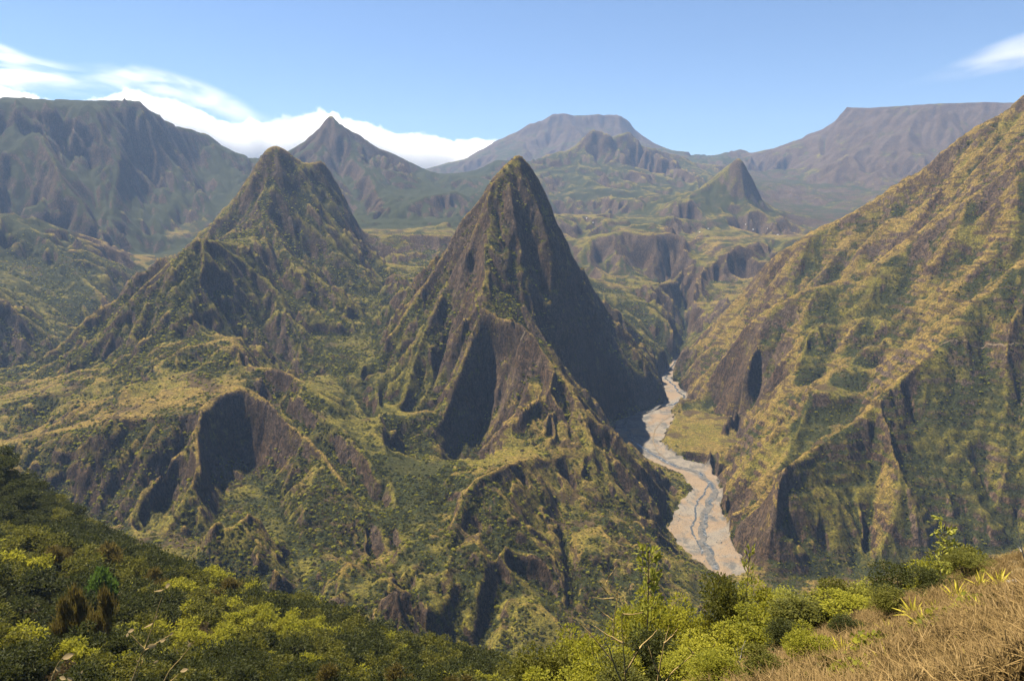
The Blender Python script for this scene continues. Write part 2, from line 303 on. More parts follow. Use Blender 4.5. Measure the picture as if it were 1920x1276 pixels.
L('right', (1440, 1062, 1288), (1500, 1084, 1275), (1600, 1086, 1272), (1700, 1074, 1282), (1800, 1050, 1297), (1920, 1020, 1325), (2150, 935, 1370))
L('right', (1845, 690, 1618, -12), (1822, 750, 1560, -22), (1790, 792, 1520, -24), (1742, 832, 1497, -22), (1720, 872, 1462, -12))
L('right', (1870, 720, 1600, 6), (1840, 800, 1525, 6), (1790, 860, 1475, 5))
L('right', (1462, 900, 1400), (1500, 895, 1420), (1560, 885, 1450), (1620, 880, 1472))
L('right', (1480, 912, 1400, -8), (1560, 902, 1432, -9), (1620, 898, 1452, -7))

W('central', *[river_place(px, py, 4.0) for px, py in ((1238, 752), (1200, 762), (1162, 778), (1146, 796), (1146, 818), (1168, 850), (1215, 880), (1262, 898), (1284, 918), (1262, 944), (1236, 988))])
# --- flat beds (photo outlines on the known water level)
BED = [(1352, 1080), (1302, 1047), (1246, 992), (1274, 946), (1300, 916), (1276, 886), (1226, 868), (1180, 843), (1155, 811), (1158, 790), (1182, 779), (1222, 764), (1250, 753), (1240, 734), (1234, 706), (1249, 690), (1268, 664),
       (1281, 668), (1264, 692), (1257, 708), (1292, 738), (1287, 753), (1257, 769), (1263, 790), (1235, 828), (1262, 853), (1332, 874), (1350, 905), (1356, 960), (1372, 1010), (1408, 1070)]
TERRACE = [(1264, 776), (1302, 766), (1386, 790), (1390, 838), (1352, 853), (1268, 843), (1238, 824)]

# ------------------------------------------------------------------ relief: a membrane stretched over those lines, then weathered
U0, U1, TH = math.log(3.0), math.log(13600.0), 0.80
DG = 0.004
GU, GT = int((U1 - U0) / DG) + 1, int(2 * TH / DG) + 1
REGIONS = ['near', 'forest', 'valley', 'central', 'spire_left', 'left_ridge', 'terrace', 'left_peak', 'cirque', 'escarpment',
           'foothill', 'far_peak', 'massif', 'spire', 'great', 'far_chain', 'rampart', 'right', 'bed', 'shelf']

def dense(P, step=0.5 * DG):
    out = []
    for a, b in zip(P[:-1], P[1:]):
        ra = math.hypot(a[0], a[1])
        n = max(2, int(np.hypot(b[0] - a[0], b[1] - a[1]) / (step * ra)) + 1)
        t = np.linspace(0, 1, n)[:, None]
        out.append(a + (b - a) * t)
    return np.concatenate(out)

cu, ct, cz, cr = [], [], [], []
for reg, P in LINES:
    Q = dense(P)
    r = np.hypot(Q[:, 0], Q[:, 1])
    cu.append(np.log(r)); ct.append(np.arctan2(Q[:, 0], Q[:, 1])); cz.append(Q[:, 2])
    cr.append(np.full(len(Q), REGIONS.index(reg)))
# ground round the viewpoint is one even slope
gu, gt = np.meshgrid(np.arange(U0, math.log(15.0), DG), np.arange(-TH, TH, DG), indexing='ij')
gx, gy = np.exp(gu) * np.sin(gt), np.exp(gu) * np.cos(gt)
cu.append(gu.ravel()); ct.append(gt.ravel()); cz.append((-1.7 + 0.45 * gx - 0.80 * gy).ravel()); cr.append(np.zeros(gu.size, int))

def in_poly(poly, X, Y):
    inside = np.zeros(X.shape, bool)
    n = len(poly)
    for i in range(n):
        x0, y0 = poly[i]; x1, y1 = poly[(i + 1) % n]
        c = ((y0 > Y) != (y1 > Y)) & (X < (x1 - x0) * (Y - y0) / (y1 - y0 + 1e-12) + x0)
        inside ^= c
    return inside

bed_xy = [river_place(*p)[:2] for p in BED]
shelf_xy = [river_place(*p, 16.0)[:2] for p in TERRACE]
pu, pt = np.meshgrid(np.arange(math.log(1150), math.log(3400), DG * 0.7), np.arange(0.0, 0.45, DG * 0.7), indexing='ij')
px_, py_ = np.exp(pu) * np.sin(pt), np.exp(pu) * np.cos(pt)
for name, poly, dz in (('bed', bed_xy, 0.0), ('shelf', shelf_xy, 16.0)):
    m = in_poly(poly, px_, py_)
    cu.append(pu[m]); ct.append(pt[m]); cz.append(np.interp(py_[m], RIVER_D, RIVER_Z) + dz)
    cr.append(np.full(m.sum(), REGIONS.index(name)))
cu, ct, cz, cr = map(np.concatenate, (cu, ct, cz, cr))
k = (ct > -TH) & (ct < TH) & (cu > U0) & (cu < U1)
cu, ct, cz, cr = cu[k], ct[k], cz[k], cr[k]

def raster(level):
    f = DG * 2 ** level
    nu, nt = int((U1 - U0) / f) + 1, int(2 * TH / f) + 1
    idx = np.clip(((cu - U0) / f + 0.5).astype(int), 0, nu - 1) * nt + np.clip(((ct + TH) / f + 0.5).astype(int), 0, nt - 1)
    c = np.bincount(idx, minlength=nu * nt).astype(float)
    z = np.bincount(idx, weights=cz, minlength=nu * nt)
    m = c > 0
    z[m] /= c[m]
    return z.reshape(nu, nt), m.reshape(nu, nt), idx

H = None
for level in range(7, -1, -1):
    Z, M, idx = raster(level)
    if H is None:
        H = np.full(Z.shape, Z[M].mean())
    else:
        a = np.linspace(0, H.shape[0] - 1, Z.shape[0]); b = np.linspace(0, H.shape[1] - 1, Z.shape[1])
        i0 = np.minimum(a.astype(int), H.shape[0] - 2); j0 = np.minimum(b.astype(int), H.shape[1] - 2)
        fa = (a - i0)[:, None]; fb = (b - j0)[None, :]
        H = (H[i0][:, j0] * (1 - fa) * (1 - fb) + H[i0 + 1][:, j0] * fa * (1 - fb) + H[i0][:, j0 + 1] * (1 - fa) * fb + H[i0 + 1][:, j0 + 1] * fa * fb)
    H[M] = Z[M]
    for it in range(200 if level > 2 else 70):
        Hp = np.pad(H, 1, mode='edge')
        N = 0.25 * (Hp[:-2, 1:-1] + Hp[2:, 1:-1] + Hp[1:-1, :-2] + Hp[1:-1, 2:])
        H = np.where(M, Z, N)
# nearest line decides which landform a spot belongs to, and how far from a line it is
RG = np.full(H.shape, -1, int)
_l = cr < REGIONS.index('bed')
RG.ravel()[idx[_l]] = cr[_l]
dist = np.where(RG >= 0, 0.0, 1e9)
ii, jj = np.meshgrid(np.arange(H.shape[0]), np.arange(H.shape[1]), indexing='ij')
si, sj = np.where(RG >= 0, ii, -10 ** 6), np.where(RG >= 0, jj, -10 ** 6)
step = 256
while step >= 1:
    for di in (-step, 0, step):
        for dj in (-step, 0, step):
            if di == 0 and dj == 0:
                continue
            s0, s1 = np.roll(si, (di, dj), (0, 1)), np.roll(sj, (di, dj), (0, 1))
            d = (s0 - ii) ** 2 + (s1 - jj) ** 2
            better = d < (si - ii) ** 2 + (sj - jj) ** 2
            si = np.where(better, s0, si); sj = np.where(better, s1, sj)
    step //= 2
okm = si >= 0
RG = np.where(okm, RG[np.clip(si, 0, None), np.clip(sj, 0, None)], 0)
DIST = np.sqrt(np.where(okm, (si - ii) ** 2 + (sj - jj) ** 2, 10000.0)) * DG     # in radians

# ---- vector noise helpers
def hash2(i, j, s):
    h = np.sin(i * 127.1 + j * 311.7 + s * 74.7) * 43758.5453
    return h - np.floor(h)

def vnoise(x, y, s=0.0):
    i, j = np.floor(x), np.floor(y)
    fx, fy = x - i, y - j
    ux, uy = fx * fx * fx * (fx * (fx * 6 - 15) + 10), fy * fy * fy * (fy * (fy * 6 - 15) + 10)
    a, b, c, d = hash2(i, j, s), hash2(i + 1, j, s), hash2(i, j + 1, s), hash2(i + 1, j + 1, s)
    return (a + (b - a) * ux + (c - a) * uy + (a - b - c + d) * ux * uy) * 2 - 1

def fbm(x, y, octaves=4, s=0.0, gain=0.5):
    v = np.zeros_like(x); a = 1.0; t = 0.0
    for o in range(octaves):
        v += a * vnoise(x, y, s + o * 3.1); t += a
        x, y = x * 1.93 + y * 0.55, y * 1.93 - x * 0.55
        a *= gain
    return v / t

def smooth(a, b, x):
    t = np.clip((x - a) / (b - a), 0, 1)
    return t * t * (3 - 2 * t)

def blur(a, n):
    for _ in range(n):
        p = np.pad(a, 1, mode='edge')
        a = (p[:-2, 1:-1] + p[2:, 1:-1] + p[1:-1, :-2] + p[1:-1, 2:] + p[1:-1, 1:-1]) / 5
    return a

def gullies(X, Y, dx, dy, lam, seed):
    """Ravines that run down the fall line (dx, dy) and fork: sharp crests, sharp beds (-1 .. 1)."""
    cell = lam * 1.25
    ci, cj = np.floor(X / cell), np.floor(Y / cell)
    re = np.zeros_like(X); im = np.zeros_like(X)
    for oi in (-1, 0, 1):
        for oj in (-1, 0, 1):
            a, b = ci + oi, cj + oj
            vx = X - (a + hash2(a, b, seed)) * cell
            vy = Y - (b + hash2(a, b, seed + 1.7)) * cell
            w = np.exp(-(vx * vx + vy * vy) / (0.30 * cell * cell))
            ph = (vx * -dy + vy * dx) * (2 * math.pi / lam) + 6.28 * hash2(a, b, seed + 5.3)
            re += w * np.cos(ph); im += w * np.sin(ph)
    p = np.abs(np.arctan2(im, re)) / math.pi
    full = np.clip(np.hypot(re, im) * 2.2, 0, 1)
    return (1 - 2 * p ** 0.85) * full

def ridged(x, y, octaves, s):
    v = np.zeros_like(x); a = 1.0; t = 0.0
    for o in range(octaves):
        v += a * (1 - 2 * np.abs(vnoise(x, y, s + o * 2.3))); t += a
        x, y = x * 1.9 + y * 0.6, y * 1.9 - x * 0.6
        a *= 0.5
    return v / t

# ---- mesh rows and columns: even in angle, closer together where the ground faces the view
ROWS = np.concatenate([np.arange(math.log(3.2), math.log(300), 0.014), np.arange(math.log(300), math.log(820), 0.0075),
                       np.arange(math.log(820), math.log(2900), 0.0026), np.arange(math.log(2900), math.log(13500), 0.0034)])
COLS = np.linspace(-0.795, 0.795, 930)
VU, VT = np.meshgrid(ROWS, COLS, indexing='ij')
R = np.exp(VU)
X, Y = R * np.sin(VT), R * np.cos(VT)

def sample(F, u, t):
    a = np.clip((u - U0) / DG, 0, F.shape[0] - 1.001); b = np.clip((t + TH) / DG, 0, F.shape[1] - 1.001)
    i, j = a.astype(int), b.astype(int)
    fa, fb = a - i, b - j
    return F[i, j] * (1 - fa) * (1 - fb) + F[i + 1, j] * fa * (1 - fb) + F[i, j + 1] * (1 - fa) * fb + F[i + 1, j + 1] * fa * fb

def region_at(u, t):
    a = np.clip(((u - U0) / DG + 0.5).astype(int), 0, RG.shape[0] - 1); b = np.clip(((t + TH) / DG + 0.5).astype(int), 0, RG.shape[1] - 1)
    return RG[a, b]

far = smooth(500, 900, R)
wsc = np.clip(R / 1500.0, 0.6, 4.0)
wx = fbm((0.8 * X + 0.6 * Y) / (130 * wsc), (0.8 * Y - 0.6 * X) / (130 * wsc), 2, 1.0, 0.35) * 22 * wsc * far
wy = fbm((0.8 * X + 0.6 * Y) / (130 * wsc), (0.8 * Y - 0.6 * X) / (130 * wsc), 2, 9.0, 0.35) * 22 * wsc * far
XW, YW = X + wx, Y + wy
UW, TW = np.log(np.hypot(XW, YW)), np.arctan2(XW, YW)
HB = 0.7 * sample(H, UW, TW) + 0.3 * 0.25 * (sample(H, UW + DG, TW) + sample(H, UW - DG, TW) + sample(H, UW, TW + DG) + sample(H, UW, TW - DG))
RV = region_at(UW, TW)
DV = sample(DIST, UW, TW) * R                       # metres to the nearest line

def gradient(h):
    hu = np.gradient(h, axis=0) / np.gradient(VU, axis=0)
    ht = np.gradient(h, axis=1) / np.gradient(VT, axis=1)
    gr, gth = hu / R, ht / R
    return gr * np.sin(VT) + gth * np.cos(VT), gr * np.cos(VT) - gth * np.sin(VT)

ridx = {n: i for i, n in enumerate(REGIONS)}
_jx = wx * 0.5 + vnoise(X / 16, Y / 16, 71.0) * 5; _jy = wy * 0.5 + vnoise(X / 16, Y / 16, 72.0) * 5
_in_bed = in_poly(bed_xy, X + _jx, Y + _jy) & (R > 1100) & (R < 3500)
_in_shelf = in_poly(shelf_xy, X + wx * 0.35, Y + wy * 0.35) & (R > 1100) & (R < 3500) & ~_in_bed
RV[_in_bed] = ridx['bed']; RV[_in_shelf] = ridx['shelf']
flat = (RV == ridx['bed']) | (RV == ridx['shelf'])
HB = np.where(_in_bed, np.interp(Y, RIVER_D, RIVER_Z), HB)
flatm = np.where(flat, 0.0, 1.0)
for _ in range(5):
    _p = np.pad(flatm, 1, mode='edge'); flatm = np.minimum(flatm, 0.25 * (_p[:-2, 1:-1] + _p[2:, 1:-1] + _p[1:-1, :-2] + _p[1:-1, 2:]))
strat = np.where(RV == ridx['right'], 1.0, np.where(np.isin(RV, [ridx['cirque'], ridx['rampart'], ridx['massif']]), 0.6, 0.25))
cell_m = R * 0.0024
HH = HB.copy()
CALM = blur(np.where(RV == ridx['rampart'], 0.3, np.where(np.isin(RV, [ridx['great'], ridx['spire']]), 0.45, np.where(RV == ridx['right'], 0.8, 1.0))), 20)
sc = np.clip(R / 1400, 0.8, 5)
# extra knolls between the drawn crests
onr = blur(np.where(RV == ridx['right'], 1.0, 0.0), 20)
HH += far * flatm * ridged(X / (300 * sc), Y / (300 * sc), 3, 4.0) * 26 * sc * smooth(20 * sc, 160 * sc, DV) * (1 - 0.75 * onr)
for lam, amp, sd in ((1300, 0.13, 61.0), (560, 0.15, 3.0), (240, 0.19, 11.0), (115, 0.215, 23.0), (54, 0.17, 37.0), (27, 0.10, 51.0)):
    g0, g1 = gradient(HH)
    nb = int(np.clip(lam / 8, 4, 24))
    g0, g1 = blur(g0, nb), blur(g1, nb)
    s = np.hypot(g0, g1) + 1e-6
    G = gullies(X + wx * 0.6, Y + wy * 0.6, -g0 / s, -g1 / s, lam, sd)
    A = lam * amp * smooth(0.08, 0.75, s) * (0.2 + 0.8 * smooth(0.0, lam * 0.45, DV)) * CALM
    A *= smooth(1.6, 3.5, lam / cell_m) * far * flatm
    if lam > 100:
        A *= 1 + 0.7 * smooth(3000, 4500, R)
    if lam > 400:
        A *= smooth(2.4 * lam, 5.0 * lam, R)
    A *= np.clip((0.75 if lam > 60 else 0.35) + 1.1 * fbm(X / (lam * 2.5 + 40), Y / (lam * 2.5 + 40), 3, sd), 0.03, 1.5)
    HH += A * (G - 0.1)
rough = smooth(0.1, 0.7, np.hypot(*gradient(HB)))
HH += far * flatm * ridged(X / 34, Y / 34, 3, 44.0) * 2.4 * (0.2 + 0.8 * rough) * smooth(2600, 1500, R)
HH += far * flatm * ridged(X / 70, Y / 70, 4, 14.0) * 6.0 * (1 - 0.4 * onr) * (0.3 + 0.7 * rough) * (0.3 + 0.7 * smooth(0, 35, DV)) * smooth(4500, 2500, R)
HH += smooth(2700, 3800, R) * flatm * CALM * (0.35 + 0.65 * rough) * (ridged(X / 210, Y / 210, 4, 84.0) * 20 + ridged(X / 90, Y / 90, 3, 94.0) * 8) * (0.3 + 0.7 * smooth(0, 120, DV))
# scarps: broken edges where a bed has fallen away
n1 = fbm(X / 170, Y / 170, 4, 17.0, 0.55)
HH += far * flatm * rough * smooth(0, 22, DV) * smooth(5200, 2600, R) * (15 - 8 * onr) * (smooth(-0.03, 0.045, n1) + smooth(0.2, 0.27, n1) + smooth(-0.3, -0.23, n1) - 1.5)
n2 = fbm(X / 620, Y / 620, 5, 27.0, 0.55)
HH += flatm * smooth(2600, 4200, R) * (0.3 + 0.7 * rough) * smooth(0, 150, DV) * 70 * CALM * (smooth(-0.03, 0.05, n2) + smooth(0.2, 0.27, n2) - 1.0)
# layered lava beds stand out as ledges
per = np.where(RV == ridx['right'], 21.0, 34.0)
ph = (HH + 7 * fbm(X / 160, Y / 160, 3, 6.0)) / per
led = (ph - np.floor(ph))
HH += far * flatm * strat * smooth(0.3, 0.7, np.hypot(*gradient(HB))) * per * 0.55 * (smooth(0.25, 0.75, led) - led) * (0.5 + 0.5 * vnoise(X / 90, Y / 90, 2.2))
# near ground: tussocks
HH += (1 - far) * (fbm(X / 3.0, Y / 3.0, 4, 5.0) * 0.10 * smooth(2, 12, R) + fbm(X / 22, Y / 22, 3, 15.0) * 1.6 * smooth(14, 120, R) + fbm(X / 75, Y / 75, 3, 19.0) * 11 * smooth(110, 330, R))
HH += np.where(flat, fbm(X / 30, Y / 30, 4, 12.0) * 1.3, 0.0)
HH = np.where(R > 3300, HB + np.minimum(HH - HB, 48.0), HH)
ZV = HH
GX, GY = gradient(ZV)
SL = np.hypot(GX, GY)
# what the viewpoint can see of it (with a generous margin for other viewpoints)
ratio = ZV / R
vis = ratio >= np.maximum.accumulate(np.concatenate([np.full((1, ZV.shape[1]), -9.0), ratio[:-1]]), axis=0) - 14.0 / R

# ------------------------------------------------------------------ what grows or lies where
hollow = np.clip((blur(ZV, 14) - ZV) / (R * 0.006), -1, 1)        # > 0 in gullies, < 0 on crests
DRY = {'near': .95, 'forest': .15, 'valley': .42, 'central': .72, 'spire_left': .5, 'left_ridge': .42, 'terrace': .7, 'left_peak': .5, 'cirque': .75,
       'escarpment': .05, 'foothill': .35, 'far_peak': .12, 'massif': .4, 'spire': .45, 'great': .5, 'far_chain': .4, 'rampart': .6, 'right': .92, 'bed': .8, 'shelf': .9}  # escarpment kept low so its half shade is painted darker
STONE = {'near': -1, 'forest': -.6, 'valley': .1, 'central': .2, 'spire_left': .4, 'left_ridge': .2, 'terrace': .12, 'left_peak': .25, 'cirque': .75,
         'escarpment': .3, 'foothill': .05, 'far_peak': .5, 'massif': .6, 'spire': .35, 'great': 1.1, 'far_chain': .9, 'rampart': 1.3, 'right': -.05, 'bed': 0, 'shelf': -.3}
dryv = np.array([DRY[n] for n in REGIONS])[RV]
stonev = np.array([STONE[n] for n in REGIONS])[RV]
for _ in range(1):
    dryv, stonev = blur(dryv, 12), blur(stonev, 12)
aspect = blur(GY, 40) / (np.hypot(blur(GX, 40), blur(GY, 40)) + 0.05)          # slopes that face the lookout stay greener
patch = fbm(X / 210, Y / 210, 4, 31.0)
patch2 = fbm(X / 60, Y / 60, 3, 41.0)
A_ROCK = (0.66 + 0.34 * smooth(0.3, 0.55, stonev)) * smooth(0.95, 2.1, SL + stonev * 0.9 + 0.35 * patch2 + 0.25 * patch - 0.15 * hollow)
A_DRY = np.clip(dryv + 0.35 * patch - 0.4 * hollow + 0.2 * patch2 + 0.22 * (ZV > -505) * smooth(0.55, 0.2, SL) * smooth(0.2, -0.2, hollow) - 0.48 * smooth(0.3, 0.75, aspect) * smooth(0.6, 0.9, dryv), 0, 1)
A_DRY = np.where(RV == ridx['shelf'], np.clip(0.78 + 0.3 * patch2, 0, 1), A_DRY)
meadow = np.maximum(np.exp(-(((X - 95) / 150) ** 2 + ((Y - 1530) / 240) ** 2)), np.exp(-(((X + 900) / 330) ** 2 + ((Y - 1600) / 170) ** 2)))   # grassy spur, grassy terrace
A_DRY = np.clip(A_DRY + 0.3 * meadow, 0, 1)
A_BUSH_SHADE = np.where(RV == ridx['shelf'], 0.0, 1.0) * np.clip(0.52 + np.where(np.isin(RV, [ridx['cirque'], ridx['massif'], ridx['spire']]), 0.05, 0.5) * smooth(3200, 4500, R) - 0.30 * dryv + 0.6 * hollow + 0.55 * patch2 + 0.3 * patch + 0.28 * smooth(0.3, 0.75, aspect) - 0.3 * (ZV > -505) * smooth(0.6, 0.25, SL) * smooth(0.25, -0.1, hollow) - 0.4 * meadow, 0, 1) * (1 - 0.6 * A_ROCK)  # far slopes get extra bush tone: partly dark forest, partly painted shade

# ------------------------------------------------------------------ material helpers
def new_mat(name):
    m = bpy.data.materials.new(name)
    m.use_nodes = True
    nt = m.node_tree
    b = nt.nodes['Principled BSDF']
    b.inputs['Roughness'].default_value = 0.9
    b.inputs['Specular IOR Level'].default_value = 0.15
    return m, nt, b

def node(nt, kind, **kw):
    n = nt.nodes.new(kind)
    for k, v in kw.items():
        if k.startswith('i_'):
            n.inputs[k[2:].replace('_', ' ')].default_value = v
        else:
            setattr(n, k, v)
    return n

def rgb(nt, c):
    n = nt.nodes.new('ShaderNodeRGB'); n.outputs[0].default_value = (*c, 1); return n.outputs[0]

def mix(nt, fac, a, b):
    n = nt.nodes.new('ShaderNodeMix'); n.data_type = 'RGBA'
    for sock, v in ((n.inputs[0], fac), (n.inputs[6], a), (n.inputs[7], b)):
        if hasattr(v, 'links'):
            nt.links.new(v, sock)
        elif isinstance(v, tuple):
            sock.default_value = (*v, 1)
        else:
            sock.default_value = v
    return n.outputs[2]

def math_(nt, op, a, b=None, c=None, clamp=False):
    n = nt.nodes.new('ShaderNodeMath'); n.operation = op; n.use_clamp = clamp
    for i, v in enumerate((a, b, c)):
        if v is None:
            continue
        if hasattr(v, 'links'):
            nt.links.new(v, n.inputs[i])
        else:
            n.inputs[i].default_value = v
    return n.outputs[0]

def noise(nt, vec, scale, detail=4, rough=0.6, dist=0.0):
    n = node(nt, 'ShaderNodeTexNoise', i_Scale=scale, i_Detail=detail, i_Roughness=rough, i_Distortion=dist)
    if vec is not None:
        nt.links.new(vec, n.inputs['Vector'])
    return n.outputs['Fac']

def ramp(nt, x, lo, hi):
    n = node(nt, 'ShaderNodeMapRange', clamp=True, interpolation_type='SMOOTHSTEP')
    nt.links.new(x, n.inputs[0]); n.inputs[1].default_value = lo; n.inputs[2].default_value = hi
    return n.outputs[0]

def scaled(nt, vec, sx, sy, sz):
    n = node(nt, 'ShaderNodeMapping'); n.inputs['Scale'].default_value = (sx, sy, sz)
    nt.links.new(vec, n.inputs['Vector']); return n.outputs[0]

def terrain_material():
    m, nt, b = new_mat('mountain ground')
    geo = nt.nodes.new('ShaderNodeNewGeometry')
    pos = geo.outputs['Position']
    att = node(nt, 'ShaderNodeAttribute', attribute_name='cover')
    sep = nt.nodes.new('ShaderNodeSeparateColor'); nt.links.new(att.outputs['Color'], sep.inputs[0])
    rock, dry, bush = sep.outputs[0], sep.outputs[1], sep.outputs[2]
    nf = noise(nt, pos, 0.20, 6, 0.8)            # metres
    nm = noise(nt, pos, 0.045, 5, 0.65)
    nl = noise(nt, pos, 0.006, 5, 0.6)
    streak = noise(nt, scaled(nt, pos, 0.16, 0.16, 0.018), 1.0, 5, 0.65, 0.4)
    bed = noise(nt, scaled(nt, pos, 0.012, 0.012, 0.085), 1.0, 5, 0.6, 0.3)
    # low cover: from lush to straw
    d = math_(nt, 'ADD', dry, math_(nt, 'MULTIPLY', math_(nt, 'SUBTRACT', nm, 0.5), 0.9), clamp=True)
    g1 = mix(nt, ramp(nt, d, 0.15, 0.55), (0.048, 0.050, 0.012), (0.205, 0.170, 0.028))
    g2 = mix(nt, ramp(nt, d, 0.55, 1.0), g1, (0.285, 0.190, 0.050))
    ne = noise(nt, pos, 0.018, 6, 0.7, 0.6)
    g2 = mix(nt, math_(nt, 'MULTIPLY', ramp(nt, ne, 0.50, 0.68), 0.6), g2, (0.092, 0.060, 0.028))
    g2 = mix(nt, ramp(nt, nf, 0.40, 0.62), mix(nt, 0.75, g2, (0.030, 0.030, 0.011)), g2)
    # dark shrubs, also the painted shade of far slopes
    bs = math_(nt, 'ADD', bush, math_(nt, 'MULTIPLY', math_(nt, 'SUBTRACT', nf, 0.5), 1.5))
    bs = math_(nt, 'ADD', bs, math_(nt, 'MULTIPLY', math_(nt, 'SUBTRACT', nm, 0.5), 1.0))
    nk = noise(nt, pos, 0.011, 6, 0.7, 0.5)
    bs = math_(nt, 'ADD', bs, math_(nt, 'MULTIPLY', math_(nt, 'SUBTRACT', nk, 0.5), 1.7))
    shrub = mix(nt, nf, (0.016, 0.021, 0.008), (0.050, 0.053, 0.016))
    g3 = mix(nt, ramp(nt, bs, 0.30, 0.52), g2, shrub)
    # rock
    r1 = mix(nt, ramp(nt, math_(nt, 'ADD', math_(nt, 'MULTIPLY', streak, 0.6), math_(nt, 'MULTIPLY', nf, 0.4)), 0.38, 0.62), (0.030, 0.022, 0.015), (0.130, 0.080, 0.044))
    r1 = mix(nt, ramp(nt, bed, 0.5, 0.62), r1, mix(nt, 0.5, r1, (0.060, 0.045, 0.034)))
    r1 = mix(nt, ramp(nt, nl, 0.40, 0.66), r1, mix(nt, 0.4, r1, (0.16, 0.12, 0.09)))
    n3 = noise(nt, scaled(nt, pos, 0.085, 0.085, 0.035), 1.0, 4, 0.7, 0.8)
    crack = ramp(nt, math_(nt, 'ABSOLUTE', math_(nt, 'SUBTRACT', n3, 0.5)), 0.0, 0.05)
    r1 = mix(nt, crack, mix(nt, 0.7, r1, (0.016, 0.012, 0.009)), r1)
    r1 = mix(nt, ramp(nt, nf, 0.36, 0.54), mix(nt, 0.6, r1, (0.024, 0.020, 0.014)), r1)
    rk = math_(nt, 'ADD', rock, math_(nt, 'MULTIPLY', math_(nt, 'SUBTRACT', streak, 0.5), 0.9))
    rk = math_(nt, 'ADD', rk, math_(nt, 'MULTIPLY', math_(nt, 'SUBTRACT', nm, 0.5), 0.7))
    rk = math_(nt, 'ADD', rk, math_(nt, 'MULTIPLY', math_(nt, 'SUBTRACT', nk, 0.5), 1.5))
    band = math_(nt, 'MULTIPLY', math_(nt, 'MULTIPLY', ramp(nt, bed, 0.53, 0.60), ramp(nt, dry, 0.35, 0.65)), 0.9)
    g3 = mix(nt, band, g3, (0.070, 0.048, 0.024))
    col = mix(nt, ramp(nt, rk, 0.32, 0.62), g3, r1)
    nt.links.new(col, b.inputs['Base Color'])
    bump = node(nt, 'ShaderNodeBump', i_Strength=0.9, i_Distance=2.6)
    hsum = math_(nt, 'ADD', math_(nt, 'ADD', nf, math_(nt, 'MULTIPLY', crack, 0.7)), math_(nt, 'ADD', math_(nt, 'MULTIPLY', nm, 2.0), math_(nt, 'ADD', math_(nt, 'MULTIPLY', streak, 1.2), math_(nt, 'MULTIPLY', bed, 0.9))))
    nt.links.new(hsum, bump.inputs['Height'])
    nt.links.new(bump.outputs[0], b.inputs['Normal'])
    b.inputs['Specular IOR Level'].default_value = 0.05
    return m

def plain_material(name, c1, c2, scale=6.0, rough=0.85, bump=0.01):
    m, nt, b = new_mat(name)
    tc = nt.nodes.new('ShaderNodeTexCoord').outputs['Object']
    n = noise(nt, tc, scale, 5, 0.65)
    nt.links.new(mix(nt, ramp(nt, n, 0.3, 0.7), c1, c2), b.inputs['Base Color'])
    bp = node(nt, 'ShaderNodeBump', i_Strength=0.6, i_Distance=bump); nt.links.new(n, bp.inputs['Height']); nt.links.new(bp.outputs[0], b.inputs['Normal'])
    b.inputs['Roughness'].default_value = rough
    return m

MAT_TERRAIN = terrain_material()

def gravel_material():
    m, nt, b = new_mat('river gravel')
    pos = nt.nodes.new('ShaderNodeNewGeometry').outputs['Position']
    a = noise(nt, pos, 0.022, 6, 0.65, 1.2); f = noise(nt, pos, 0.35, 6, 0.8); l = noise(nt, pos, 0.009, 4, 0.55, 0.8)
    c = mix(nt, ramp(nt, a, 0.40, 0.56), (0.085, 0.080, 0.072), (0.175, 0.150, 0.118))
    c = mix(nt, ramp(nt, l, 0.46, 0.58), c, mix(nt, 0.75, c, (0.20, 0.138, 0.082)))
    c = mix(nt, ramp(nt, f, 0.50, 0.66), c, (0.055, 0.052, 0.048))
    nt.links.new(c, b.inputs['Base Color'])
    bump = node(nt, 'ShaderNodeBump', i_Strength=0.8, i_Distance=0.8); nt.links.new(f, bump.inputs['Height']); nt.links.new(bump.outputs[0], b.inputs['Normal'])
    return m

MAT_GRAVEL = gravel_material()

def soil_material():
    m, nt, b = new_mat('dry hillside soil')
    pos = nt.nodes.new('ShaderNodeNewGeometry').outputs['Position']
    a = noise(nt, pos, 0.6, 5, 0.6); f = noise(nt, pos, 9.0, 5, 0.75)
    c = mix(nt, ramp(nt, a, 0.35, 0.65), (0.095, 0.068, 0.032), (0.17, 0.125, 0.055))
    c = mix(nt, ramp(nt, f, 0.45, 0.7), c, (0.05, 0.038, 0.02))
    nt.links.new(c, b.inputs['Base Color'])
    bump = node(nt, 'ShaderNodeBump', i_Strength=0.9, i_Distance=0.06); nt.links.new(f, bump.inputs['Height']); nt.links.new(bump.outputs[0], b.inputs['Normal'])
    return m

MAT_SOIL = soil_material()

def tag(o, label=None, cat=None, group=None, kind=None):
    if label: o['label'] = label
    if cat: o['category'] = cat
    if group: o['group'] = group
    if kind: o['kind'] = kind
    return o

def link(o, parent=None):
    scene.collection.objects.link(o)
    if parent is not None:
        o.parent = parent
    return o

def mesh_from(name, co, faces, mat=None, smooth_=True):
    """faces: an (n, 3 or 4) int array."""
    me = bpy.data.meshes.new(name)
    co = np.asarray(co, np.float32); f = np.asarray(faces, np.int32); kf = f.shape[1]
    me.vertices.add(len(co)); me.vertices.foreach_set('co', co.ravel())
    me.loops.add(f.size); me.loops.foreach_set('vertex_index', f.ravel())
    me.polygons.add(len(f)); me.polygons.foreach_set('loop_start', np.arange(0, f.size, kf, dtype=np.int32))
    me.polygons.foreach_set('use_smooth', np.full(len(f), smooth_))
    me.update()
    if mat is not None:
        me.materials.append(mat)
    return me

